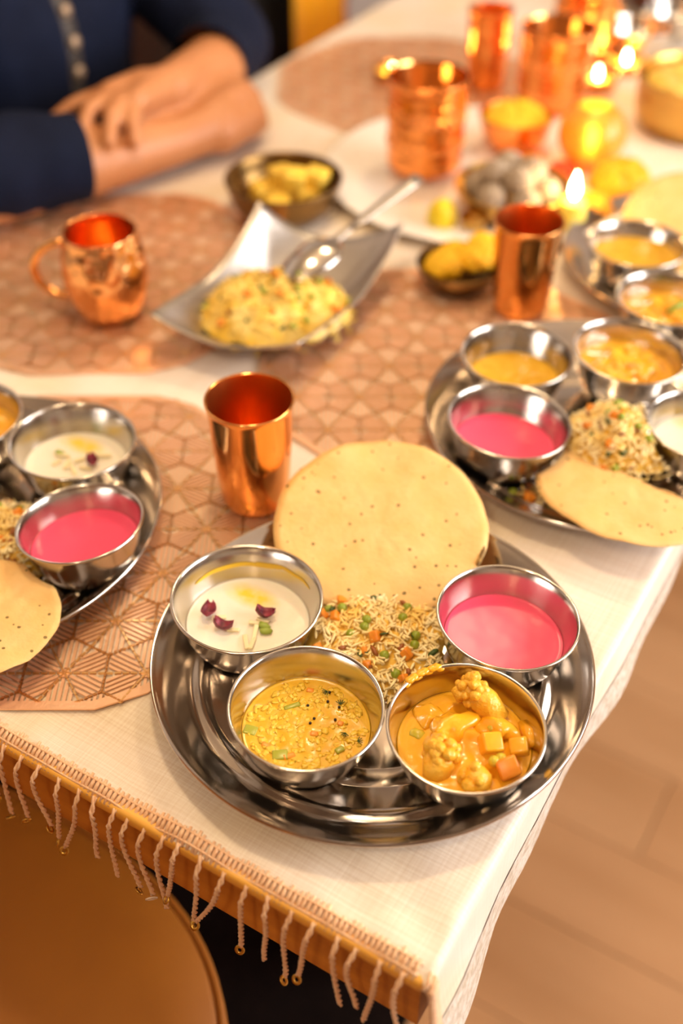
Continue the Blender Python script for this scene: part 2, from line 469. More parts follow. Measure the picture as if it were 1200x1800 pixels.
# ------------------------------------------------------------------ dining table
TW, TL, XT = 0.845, 2.35, -0.018
ZC = -0.003                                # top of the cloth where things stand
tb = thing('dining_table', 'long honey-brown wooden dining table under the cream fringed cloth', 'table', ((XT-TW)/2, TL/2, FZ))
TZ = -FZ-0.0085
obj('table_top', MB().box((0, -0.003, TZ-0.006), (TW+XT-0.004, TL+0.010, 0.012), bev=0.004), M['table_lip'], tb)
ap = MB()
ap.box((0, -TL/2+0.010, TZ-0.040), (TW+XT-0.012, 0.022, 0.056)).box((0, TL/2-0.016, TZ-0.040), (TW+XT-0.02, 0.022, 0.056))
ap.box((-(TW+XT)/2+0.02, 0, TZ-0.040), (0.022, TL-0.06, 0.056)).box(((TW+XT)/2-0.02, 0, TZ-0.040), (0.022, TL-0.06, 0.056))
obj('apron', ap, M['table'], tb, smooth=False)
for sx in (-1, 1):
    for sy in (-1, 1):
        obj('leg', MB().box((sx*((TW+XT)/2-0.22), sy*(TL/2-0.33), (TZ-0.0107)/2), (0.06, 0.06, TZ-0.0193), bev=0.004), M['table'], tb)

shade_sheet = MB().box((-0.72, 0.9, FZ+0.0022), (1.14, 2.5, 0.0038), bev=0.001)  # added dark sheet on the floor, stands in for deep shade under the table
tag(obj('shade_sheet', shade_sheet, mat('dark_shade', (0.004, 0.0015, 0.001), 0.95, col2=(0.007, 0.003, 0.002), nscale=60, spec=0.1)), 'near-black sheet on the floor, added as the shade under the table', 'shade_sheet')

# ------------------------------------------------------------------ tablecloth
PLATES = [(-0.1557, 0.1694), (-0.1214, 0.5064), (-0.5008, 0.1322), (-0.126, 0.827)]
def nz(x, y, f, s=0): return noise.noise(Vector((x*f, y*f, s)))
DROP, RB, XE = 0.115, 0.008, -0.024
def cloth_pt(u, v):
    """u <= 0 runs over the table top, u > 0 goes round the right edge and hangs"""
    z = ZC
    x = u
    yy = v
    u -= XE
    w1 = 0.0008*(nz(u, v, 14)-0.6) + 0.0010*(nz(u*1.8+v, v*0.7-u, 9, 4)-0.6)
    near = max(0.0, min(1.0, (0.075-v)/0.05))
    if v < 0.1:      # the loose strip before the plates
        w1 += near*0.0035*(nz(u*1.0+v*0.9, v*0.4-u*0.1, 26, 2)-0.25)
    if u <= 0:
        z += w1 if w1 < 0 or near > 0 else 0
    else:
        a = min(u/RB, PI/2)
        x = XE+RB*math.sin(a); z += -RB*(1-math.cos(a)) + w1*(1-min(1, u/RB))
        h = u-RB*PI/2
        if h > 0:
            h *= 0.62+0.38*max(0.0, min(1.0, (0.22-v)/0.2))      # hangs lower towards the corner
            fold = math.sin(v*21+1.2)+0.5*math.sin(v*47+0.4)
            x += h*0.04+0.007*h/DROP*fold*min(1, h/0.05)+0.003*nz(v, h, 12, 7)*h/DROP
            z -= h*0.99
            yy += 0.006*h/DROP*math.sin(v*30)
    u += XE
    if u < -TW:
        h = -TW-u
        a = min(h/RB, PI/2)
        x = -TW-RB*math.sin(a); z = ZC-RB*(1-math.cos(a))
        if h > RB*PI/2: z -= h-RB*PI/2
    # front hem rolls over the edge
    if v < 0.004 and u <= XE+RB*PI/2:
        d = 0.004-v
        z -= min(d*0.55, 0.02)
    return (x, yy, z)
us = np.r_[np.arange(-TW-0.076, -TW, 0.012), np.arange(-TW, XE-0.0001, 0.0065), XE+np.linspace(0, RB*PI/2, 6), XE+np.arange(RB*PI/2+0.006, DROP+0.001, 0.006)]
vsv = np.r_[np.arange(-0.0065, 0.16, 0.005), np.arange(0.16, TL+0.01, 0.0125)]
nu, nv = len(us), len(vsv)
vv = [cloth_pt(u, v) for v in vsv for u in us]
ff = [(j*nu+i, j*nu+i+1, (j+1)*nu+i+1, (j+1)*nu+i) for j in range(nv-1) for i in range(nu-1)]
tc = obj('tablecloth', MB().add(vv, ff), M['cloth'])
tag(tc, 'cream silk-linen tablecloth with a twisted fringe hanging at the front edge', 'tablecloth')
# embroidered border along the hem of the right-hand drape
bu = XE+np.linspace(DROP-0.055, DROP-0.004, 9)
bv = np.arange(-0.006, TL, 0.012)
bp_, bf = [], []
for v in bv:
    for u in bu:
        p = cloth_pt(u, v); bp_.append((p[0]+0.0006+0.0005*nz(u, v, 240), p[1], p[2]))
bf = [(j*9+i, j*9+i+1, (j+1)*9+i+1, (j+1)*9+i) for j in range(len(bv)-1) for i in range(8)]
obj('embroidered_border', MB().add(bp_, bf), M['border'], tc)
# braid: a run of small stitched bars along the front hem
bd = MB()
x = -TW+0.004
while x < XE:
    hh = 0.0105+random.uniform(-0.0015, 0.0015)
    p0 = cloth_pt(min(x, XE), -0.0062); p1 = cloth_pt(min(x, XE), -0.0062+hh)
    dx = random.uniform(-0.0008, 0.0008)
    bd.tube([(p0[0]+dx, p0[1]-0.001, p0[2]-0.001), (p0[0]+dx/2, (p0[1]+p1[1])/2, (p0[2]+p1[2])/2+0.0012), (p1[0], p1[1], p1[2]+0.0004)], [0.0012, 0.0017, 0.0010], 6)
    x += 0.0036
for k in range(2):
    bd.tube([(a[0], a[1], a[2]+0.0012) for a in (cloth_pt(q, -0.0045+k*0.0060) for q in np.arange(-TW, XE, 0.01))], 0.0009, 5)
stuff(obj('braid', bd, M['braid'], tc))
hm = MB()                                  # the same braid goes on down the front hem of the right drape
u = XE+0.004
while u < XE+DROP:
    p = cloth_pt(u, -0.009); q = cloth_pt(u, 0.001)
    hm.tube([(p[0]+0.001, p[1], p[2]), ((p[0]+q[0])/2+0.0022, (p[1]+q[1])/2, (p[2]+q[2])/2), (q[0]+0.001, q[1], q[2])], [0.0012, 0.0017, 0.001], 6)
    u += 0.0038
stuff(obj('braid', hm, M['braid'], tc))
def cord(path, r, turns):
    """two strands twisted round a path"""
    n = len(path)
    m_ = MB()
    for s in (0, PI):
        pts = []
        for i, p in enumerate(path):
            a = s+turns*2*PI*i/(n-1)
            pts.append((p[0]+r*math.cos(a), p[1]+r*math.sin(a)*0.8, p[2]))
        m_.tube(pts, r*0.95, 5)
    return m_
def sequin_mesh(r):
    m_ = MB()
    pr = [(r*0.45, -0.0004), (r, -0.0004), (r, 0.0004), (r*0.45, 0.0004)]
    return m_.lathe(pr, 14, closed=True).mesh('sequin')
seq_me = sequin_mesh(0.0034); seq_me.materials.append(M['sequin'])
seqw_me = sequin_mesh(0.0042); seqw_me.materials.append(M['sequin_white'])
x = -TW+0.01
i = 0
while x < XE-0.002:
    p = cloth_pt(min(x, XE), -0.0065)
    ln = random.uniform(0.052, 0.074)
    sway = random.uniform(-0.006, 0.010) + (0.012 if random.random() < 0.15 else 0)
    wob = random.uniform(-0.003, 0.003)
    n = 26
    path = []
    for k in range(n):
        t = k/(n-1)
        path.append((p[0]+sway*t**1.5*-1+wob*math.sin(t*PI*1.5), p[1]-0.0075*min(1, t*7)-0.002*math.sin(t*PI*0.5), p[2]+0.001-ln*t))
    tas = obj('tassel', cord(path, 0.0011, random.uniform(5, 7)), M['braid'], tc)
    if random.random() < 0.72:
        e = path[-1]
        obj('sequin', seqw_me if i % 19 == 7 else seq_me, None, tas, (e[0], e[1]-0.002, e[2]-0.002),
            (PI/2+random.uniform(-0.9, 0.9), random.uniform(-0.4, 0.4), random.uniform(-0.9, 0.9)))
    i += 1
    x += random.uniform(0.0105, 0.0175)
# a few woven gold specks
zs = MB()
for k in range(46):
    u, v = random.uniform(-0.84, -0.04), random.uniform(0.02, 2.2)
    a = random.uniform(0, PI); p = cloth_pt(u, v)
    for q in range(3):
        zs.box((p[0]+0.002*q*math.cos(a), p[1]+0.002*q*math.sin(a), ZC+0.0001), (0.0035, 0.001, 0.0006), rotm(0, 0, a+random.uniform(-1, 1)))
stuff(obj('gold_speck', zs, M['zari'], tc, smooth=False))

# ------------------------------------------------------------------ placemats
def clip_poly(poly, planes):
    for n, d in planes:
        out = []
        for i in range(len(poly)):
            a, b = poly[i], poly[(i+1) % len(poly)]
            da, db = a[0]*n[0]+a[1]*n[1]-d, b[0]*n[0]+b[1]*n[1]-d
            if da <= 0: out.append(a)
            if (da < 0 < db) or (db < 0 < da):
                t = da/(da-db); out.append((a[0]+(b[0]-a[0])*t, a[1]+(b[1]-a[1])*t))
        poly = out
        if len(poly) < 3: return []
    return poly
def mat_meshes(R=0.181, a=0.0287):
    planes = [((math.cos(k*PI/4), math.sin(k*PI/4)), R-0.006) for k in range(8)]
    bars, lat = MB(), MB()
    def extr(mb_, poly, z0, z1):
        poly = clip_poly(poly, planes)
        if len(poly) < 3: return
        n = len(poly)
        v = [(p[0], p[1], z1) for p in poly]+[(p[0], p[1], z0) for p in poly]
        mb_.add(v, [tuple(range(n))]+[(i, i+n, (i+1) % n+n, (i+1) % n) for i in range(n)])
    rows = int(R/(a*1.5))+3
    for j in range(-rows, rows+1):
        yc = j*a*math.sqrt(3)
        for i in range(-rows, rows+1):
            xc = 2*a*i+(a if j % 2 else 0)
            if math.hypot(xc, yc) > R+2.2*a: continue
            rv = a/math.cos(PI/6)
            for k in range(6):
                ax = PI/6+k*PI/3
                ca, sa = math.cos(ax), math.sin(ax)
                def W(p): return (xc+p[0]*ca-p[1]*sa, yc+p[0]*sa+p[1]*ca)
                hw = a*math.sin(PI/6)                 # half width of the kite
                ns = 7
                for q in range(ns):
                    t0 = (-1+2*(q+0.24)/ns); t1 = (-1+2*(q+0.80)/ns)
                    poly = []
                    for t in (t0, t1):
                        yk = t*hw*0.93
                        xs = abs(yk)/math.tan(PI/6)+0.0030   # from the side through the centre
                        xe = rv-abs(yk)*math.tan(PI/6)-0.0016
                        poly.append((xs, xe, yk))
                    if poly[0][1]-poly[0][0] < 0.002 or poly[1][1]-poly[1][0] < 0.001: continue
                    extr(bars, [W((poly[0][0], poly[0][2])), W((poly[0][1], poly[0][2])), W((poly[1][1], poly[1][2])), W((poly[1][0], poly[1][2]))], 0.0, 0.0012)
                # spokes to the edge middles and outline of the hexagon
                sd = PI/6
                L = a
                c2, s2 = math.cos(sd), math.sin(sd)
                for (p0, p1, wd) in (((0, 0), (L*c2, L*s2), 0.0007), ((L*c2, L*s2), (rv, 0), 0.0007), ((rv, 0), (L*c2, -L*s2), 0.0007)):
                    dx, dy = p1[0]-p0[0], p1[1]-p0[1]; l = math.hypot(dx, dy); nx, ny = -dy/l*wd, dx/l*wd
                    nd = 5
                    for d_ in range(nd):                # short raised dashes
                        f0, f1 = (d_+0.1)/nd, (d_+0.9)/nd
                        A = (p0[0]+dx*f0, p0[1]+dy*f0); B = (p0[0]+dx*f1, p0[1]+dy*f1)
                        extr(lat, [W((A[0]-nx, A[1]-ny)), W((B[0]-nx, B[1]-ny)), W((B[0]+nx, B[1]+ny)), W((A[0]+nx, A[1]+ny))], 0.0002, 0.0017)
            extr(bars, [(xc+0.004*math.cos(k*PI/3), yc+0.004*math.sin(k*PI/3)) for k in range(6)], 0, 0.0012)
    rim = MB()
    ro, ri = R/math.cos(PI/8), (R-0.007)/math.cos(PI/8)
    v, f = [], []
    for k in range(8):
        an = PI/8+k*PI/4
        for q in (-0.10, 0.10):
            for rr, z in ((ri, 0.0), (ri, 0.0014), (ro, 0.0014), (ro, 0.0)):
                f_ = math.cos(PI/8)/math.cos(((an+q) % (PI/4))-PI/8+0) if False else 1
                s_ = rr*(0.985 if True else 1)*(1-0.0)
                # chamfered corner: points a little along each side
                d_ = math.cos(PI/8)/max(math.cos(PI/8-abs(q)), 1e-6)
                v.append((rr*d_*math.cos(an+q), rr*d_*math.sin(an+q), z))
    for k in range(16):
        for q in range(4):
            A, B = k*4, ((k+1) % 16)*4
            f.append((A+q, A+(q+1) % 4, B+(q+1) % 4, B+q))
    rim.add(v, f)
    # a thin film between the bars
    return rim.mesh('rim', False), bars.mesh('openwork_bar', False), lat.mesh('lattice_dash', False)
rim_me, bar_me, dash_me = mat_meshes()
def placemat(x, y, label, rot=TH, s=1.0):
    t = thing('placemat', label, 'placemat', (x, y, ZC+0.0001), (0, 0, rot), 'octagonal rose gold placemats')
    t.scale = (s, s, 1)
    obj('rim', rim_me, M['rose_gold'], t)
    stuff(obj('openwork_bar', bar_me, M['rose_gold'], t))
    stuff(obj('lattice_dash', dash_me, M['rose_gold_bar'], t))
    return t
def c2t(xc, yc): return rotz2(xc-CO[0], yc-CO[1])
placemat(*c2t(-0.223, 0.664), 'octagonal rose-gold openwork placemat under the front copper tumbler and left platter')
p = U(790, 640, 0); placemat(p.x, p.y, 'octagonal rose-gold openwork placemat under the right-hand steel platter', TH)
p = U(200, 478, 0); placemat(p.x, p.y, 'octagonal rose-gold openwork placemat under the copper mug with a handle', TH+0.02, 1.02)
p = U(715, 142, 0); placemat(p.x, p.y, 'octagonal rose-gold openwork placemat at the far end behind the copper lantern cups', TH, 1.0)

# ------------------------------------------------------------------ steel plates
def plate_mesh():
    inner = [(0, 0), (0.030, 0), (0.0305, -0.0002), (0.0312, 0), (0.082, 0), (0.0825, -0.0003), (0.0832, 0), (0.096, 0), (0.0965, -0.0003), (0.0972, 0),
             (0.1120, 0.0), (0.1145, 0.0006), (0.1165, 0.0022), (0.1185, 0.0034), (0.1215, 0.0036), (0.1235, 0.0030), (0.1260, 0.0034),
             (0.1300, 0.0060), (0.1370, 0.0118), (0.1430, 0.0165), (0.1470, 0.0190), (0.1490, 0.0200)]
    lip = [(0.1500, 0.0210), (0.1512, 0.0213), (0.1521, 0.0205), (0.1521, 0.0192), (0.1510, 0.0184)]
    outer = [(0.1488, 0.0184), (0.1425, 0.0150), (0.1365, 0.0103), (0.1290, 0.0045), (0.1255, 0.0012), (0.1225, -0.0006), (0.1180, -0.0012), (0.06, -0.0012), (0, -0.0012)]
    return MB().lathe(list(reversed(inner+lip+outer)), 128).mesh('thali_plate', True, 50)
pl_me = plate_mesh(); pl_me.materials.append(M['steel_dark'])
PL = [('large round steel thali plate nearest the camera, whole in view', PLATES[0]),
      ('round steel thali plate at the right edge with a papad over its near rim', PLATES[1]),
      ('round steel thali plate cut off by the left picture edge', PLATES[2]),
      ('round steel thali plate farthest back at the right picture edge', PLATES[3])]
for lab, (x, y) in PL:
    o = obj('thali_plate', pl_me, None, None, (x, y, 0)); tag(o, lab, 'plate', 'steel thali plates')

# ------------------------------------------------------------------ steel bowls and what they hold
B_IN = [(0, 0.0010), (0.028, 0.0010), (0.0325, 0.0022), (0.0372, 0.0072), (0.0412, 0.0150), (0.0442, 0.0250), (0.0466, 0.0350), (0.0482, 0.0405)]
B_OUT = [(0.0508, 0.0407), (0.0503, 0.0398), (0.0492, 0.0395), (0.0477, 0.0350), (0.0452, 0.0250), (0.0422, 0.0150), (0.0382, 0.0068), (0.0338, 0.0012), (0.0315, 0.0000), (0.0290, 0.0002), (0, 0.0003)]
B_LIP = [(0.0490, 0.0419), (0.0499, 0.0422), (0.0506, 0.0418)]
bowl_me = MB().lathe(list(reversed(B_IN+B_LIP+B_OUT)), 96).mesh('steel_bowl', True, 50)
bowl_me.materials.append(M['steel'])
def rin(z):
    zs_ = [b[1] for b in B_IN[1:]]; rs_ = [b[0] for b in B_IN[1:]]
    return float(np.interp(z, zs_, rs_))
BOWL = []
def bowl(label, rim, r, n):
    q = tilt(n)
    nn = Vector((n[0], n[1], 1)).normalized()
    base = Vector(rim)-nn*0.042
    o = obj('steel_bowl', bowl_me, None, None, base, q)
    s = r/0.0503
    o.scale = (s, s, 1)
    tag(o, label, 'bowl', 'small steel bowls')
    BOWL.append((base, s, q))
    return base, q, s
def liquid(name, mm, label, cat, b, level, amp=0.0, freq=60, mb_only=False, dome=0.0, seed=0, parent=None):
    """a body of sauce that fills a bowl up to a level"""
    base, q, s = b
    zz = [0.0013, 0.003, 0.006, 0.010, 0.014, 0.018, 0.022, 0.026, 0.030]
    prof = [(0, 0.0013)]+[(rin(z)-0.0002, z) for z in zz if z < level-0.001]
    R = rin(level)-0.0002
    prof += [(R, level+0.0004), (R-0.0008, level-0.0001)]
    n = 18
    for k in range(1, n+1):
        r = (R-0.0008)*(1-k/n); prof.append((r if k < n else 0, level+dome*(1-(r/R)**2)))
    m_ = MB().lathe(prof, 64)
    v = m_.v[0]
    top = v[:, 2] > level-0.0008
    if amp:
        for i in np.where(top)[0]:
            r = math.hypot(v[i, 0], v[i, 1])
            k = min(1, (R-r)/0.004)
            v[i, 2] += amp*k*(noise.noise(Vector((v[i, 0]*freq, v[i, 1]*freq, seed)))+0.5*noise.noise(Vector((v[i, 0]*freq*2.3, v[i, 1]*freq*2.3, seed+5))))
    v[:, :2] *= s
    if mb_only: return m_
    o = obj(name, m_, mm, parent, (0, 0, 0) if parent else base, None if parent else q)
    if not parent: tag(o, label, cat)
    return o
def loc_in(b, px, py, z):
    """bowl-local point seen at a pixel, height z above the bowl's base"""
    base, q, s = b
    p = U(px, py, base.z+z)
    return q.inverted() @ (p-base)

def disc(n=10): return None
def petal_mesh(l, wd, curl, seed):
    m_ = MB(); g = 7; v = []
    for j in range(g):
        for i in range(g):
            a, b = i/(g-1)*2-1, j/(g-1)*2-1
            k = math.sqrt(max(0, 1-b*b*0.9))
            x, y = a*wd*k, b*l
            z = curl*(a*a*wd*0.8+b*b*l*0.5)+0.0012*noise.noise(Vector((a*1.5, b*1.5, seed)))
            v.append((x, y, z))
    for j in range(g):
        for i in range(g): pass
    n = len(v)
    v2 = v+[(p[0], p[1], p[2]-0.0004) for p in v]
    f = [(j*g+i, j*g+i+1, (j+1)*g+i+1, (j+1)*g+i) for j in range(g-1) for i in range(g-1)]
    f2 = [tuple(n+q for q in reversed(t)) for t in f]
    ed = [(i, i+1) for i in range(g-1)]+[((g-1)+i*g, (g-1)+(i+1)*g) for i in range(g-1)]+[(g*g-1-i, g*g-2-i) for i in range(g-1)]+[((g-1-i)*g, (g-2-i)*g) for i in range(g-1)]
    f3 = [(b, a, a+n, b+n) for a, b in ed]
    return m_.add(v2, f+f2+f3)

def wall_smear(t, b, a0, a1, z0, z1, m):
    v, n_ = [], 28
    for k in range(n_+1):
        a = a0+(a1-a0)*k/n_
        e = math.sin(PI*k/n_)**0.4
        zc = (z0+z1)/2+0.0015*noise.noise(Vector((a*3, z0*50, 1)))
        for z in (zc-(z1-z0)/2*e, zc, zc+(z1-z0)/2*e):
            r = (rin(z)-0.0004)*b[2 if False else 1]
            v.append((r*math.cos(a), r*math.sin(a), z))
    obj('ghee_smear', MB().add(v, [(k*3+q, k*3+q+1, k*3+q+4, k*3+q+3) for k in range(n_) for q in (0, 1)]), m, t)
# --- main plate: sweet yoghurt, dal, curry, beetroot yoghurt
b_yog = bowl('steel bowl of white yoghurt with rose petals on the nearest plate', (-0.2455, 0.1505, 0.0432), 0.0529, (0.0188, 0.0229))
b_dal = bowl('steel bowl of yellow dal on the nearest plate', (-0.1593, 0.0916, 0.0428), 0.0497, (0.0223, 0.0041))
b_cur = bowl('steel bowl heaped with orange vegetable curry on the nearest plate', (-0.0655, 0.1301, 0.0425), 0.0498, (0.0087, -0.0129))
b_pnk = bowl('steel bowl of pink beetroot yoghurt on the nearest plate', (-0.0820, 0.2276, 0.0440), 0.0491, (0.0474, 0.0327))
b_rp = bowl('steel bowl of pink beetroot yoghurt on the right-hand plate', (-0.1741, 0.4291, 0.0443), 0.0514, (0.0606, 0.0327))
b_lp = bowl('steel bowl of pink beetroot yoghurt on the left-hand plate', (-0.3952, 0.1483, 0.0451), 0.0475, (-0.0898, 0.0151))
b_ly = bowl('steel bowl of white yoghurt with a magenta petal on the left-hand plate', (-0.4674, 0.2226, 0.0433), 0.0509, (0.0271, 0.027))
b_rd = bowl('steel bowl of thin yellow dal on the right-hand plate', (-0.2103, 0.5238, 0.0426), 0.0497, (0.0127, -0.0127))
b_rc = bowl('steel bowl of vegetable curry on the right-hand plate, below the farthest bowls', (-0.1250, 0.5793, 0.0439), 0.0506, (0.0562, 0.0018))
b_ry = bowl('steel bowl of white yoghurt cut off by the right picture edge', (-0.0310, 0.5110, 0.0424), 0.0503, (0.0, 0.0))
b_lc = bowl('steel bowl of curry at the left picture edge behind the yoghurt', (-0.5700, 0.2000, 0.0424), 0.0503, (0.0, 0.0))
b_td = bowl('steel bowl of dal on the farthest plate', (-0.1880, 0.7620+0.012, 0.0424), 0.0503, (0.0, 0.0))
b_tc = bowl('steel bowl of red-orange curry with a green leaf on the farthest plate', (-0.1250, 0.7000-0.012, 0.0424), 0.0503, (0.0, 0.0))

def yoghurt(b, label, petals, nuts, pist, smear=None):
    base, q, s = b
    t = thing('sweet_yoghurt', label, 'yoghurt', base, q)
    liquid('yoghurt_body', M['yog'], '', '', b, 0.0165, 0.0006, 40, dome=0.0012, parent=t)
    for k, (px, py, l, wd, cu, rz, lift) in enumerate(petals):
        p = loc_in(b, px, py, 0.019+lift)
        obj('rose_petal', petal_mesh(l, wd, cu, k*3.3), M['petal'], t, p, (random.uniform(-0.5, 0.5), random.uniform(-0.4, 0.4), rz))
    for k, (px, py, l, rz) in enumerate(nuts):
        p = loc_in(b, px, py, 0.0196)
        obj('almond_sliver', MB().box((0, 0, 0), (l, 0.0032, 0.0016), bev=0.0005), M['almond'], t, p, (random.uniform(-.3, .3), random.uniform(-.3, .1), rz))
    for px, py, rz in pist:
        p = loc_in(b, px, py, 0.0195)
        obj('pistachio', MB().blob((0, 0, 0), (0.0045, 0.0028, 0.0020), 2, 0.35, 1.6, seed=px), M['pistachio'], t, p, (0.2, 0.1, rz))
    if smear:
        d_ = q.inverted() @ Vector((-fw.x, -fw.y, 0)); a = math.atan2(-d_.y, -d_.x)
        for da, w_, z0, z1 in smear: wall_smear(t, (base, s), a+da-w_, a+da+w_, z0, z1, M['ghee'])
    return t
yoghurt(b_yog, 'white sweet yoghurt with three dark petals and almond slivers in the nearest plate', 
        [(368, 1078, 0.0075, 0.0055, 0.9, 0.4, 0.0015), (390, 1105, 0.0070, 0.0052, 1.1, 1.9, 0.001), (462, 1083, 0.0070, 0.0048, 1.2, 2.2, 0.001)],
        [(452, 1095, 0.012, 0.5), (448, 1112, 0.014, 2.0), (432, 1128, 0.014, 2.3), (443, 1130, 0.012, 1.9), (462, 1090, 0.009, 0.2), (385, 1085, 0.010, 0.6), (410, 1107, 0.009, 0.3)], [(467, 1109, 0.6), (464, 1100, 0.2)], [(0.25, 0.75, 0.0262, 0.0296), (-0.6, 0.55, 0.0285, 0.0310)])
yoghurt(b_ly, 'white sweet yoghurt with one magenta petal in the left-hand plate', [(163, 812, 0.0062, 0.0048, 1.0, 0.9, 0.001)],
        [(110, 800, 0.012, 0.4), (118, 815, 0.013, 2.0), (140, 808, 0.010, 1.2), (128, 825, 0.012, 2.6), (150, 822, 0.010, 0.3), (180, 800, 0.015, 0.7), (100, 812, 0.009, 1.5)], [(105, 796, 0.3)])
liquid('sweet_yoghurt', M['yog'], 'plain white yoghurt at the right picture edge', 'yoghurt', b_ry, 0.020, 0.0005, 40)
liquid('beetroot_yoghurt', M['pink'], 'pink beetroot yoghurt in the nearest plate', 'yoghurt', b_pnk, 0.0195, 0.0002, 45, dome=0.0006)
liquid('beetroot_yoghurt', M['pink'], 'pink beetroot yoghurt in the right-hand plate', 'yoghurt', b_rp, 0.0160, 0.0002, 45, dome=0.0006, seed=3)
liquid('beetroot_yoghurt', M['pink'], 'pink beetroot yoghurt in the left-hand plate', 'yoghurt', b_lp, 0.0215, 0.0002, 45, dome=0.0006, seed=8)

def dal(b, label, level, bits):
    base, q, s = b
    t = thing('dal', label, 'dal', base, q)
    liquid('dal_body', M['dal'], '', '', b, level, 0.0008, 130, dome=0.0006, parent=t)
    if bits:
        for px, py in ((541, 1240), (552, 1263), (545, 1271), (576, 1233), (579, 1217), (589, 1265), (596, 1243)):
            obj('mustard_seed', MB().blob((0, 0, 0), 0.0011, 1), M['seed'], t, loc_in(b, px, py, level+0.0012))
        for px, py, l, wd, rz in ((513, 1242, 0.011, 0.0035, 0.9), (440, 1284, 0.009, 0.007, 0.2), (492, 1327, 0.010, 0.007, 0.6), (597, 1318, 0.006, 0.004, 1.1)):
            obj('pepper_piece', MB().box((0, 0, 0), (l, wd, 0.0024), bev=0.0009), M['pepper'], t, loc_in(b, px, py, level+0.0006), (0.1, -0.08, rz))
        for px, py, l, rz in ((508, 1329, 0.008, 0.9), (468, 1310, 0.006, 0.2), (552, 1290, 0.005, 0.4), (598, 1272, 0.004, 0.2), (545, 1214, 0.005, 0.4)):
            obj('carrot_piece', MB().box((0, 0, 0), (l, 0.0035, 0.0022), bev=0.0009), M['carrot'], t, loc_in(b, px, py, level+0.0004), (0.1, 0.1, rz))
        for px, py in ((575, 1215), (598, 1238), (607, 1288), (628, 1303)):
            hb = MB(); c = loc_in(b, px, py, level+0.0012)
            for k in range(5):
                a = k*0.5+px
                hb.tube([c, c+Vector((0.0035*math.cos(a), 0.0035*math.sin(a), 0.0006))], 0.0003, 4)
            obj('dill_sprig', hb, M['herb'], t)
        gm = MB()                           # small soft lentils that stand up from the surface
        for k in range(260):
            a, r = random.uniform(0, 2*PI), 0.038*math.sqrt(random.random())
            gm.blob((r*math.cos(a), r*math.sin(a), level+0.0003), (random.uniform(0.0012, 0.0034), random.uniform(0.0010, 0.0026), 0.00055), 2, 0.9, 1.6, rotm(0, 0, random.uniform(0, 3)), k)
        stuff(obj('lentil', gm, M['lentil'], t))
    return t
dal(b_dal, 'thick yellow dal with black mustard seeds in the nearest plate', 0.0185, True)
dal(b_rd, 'smooth yellow dal without garnish in the right-hand plate', 0.0150, False)
dal(b_td, 'yellow dal in the farthest plate', 0.0250, False)

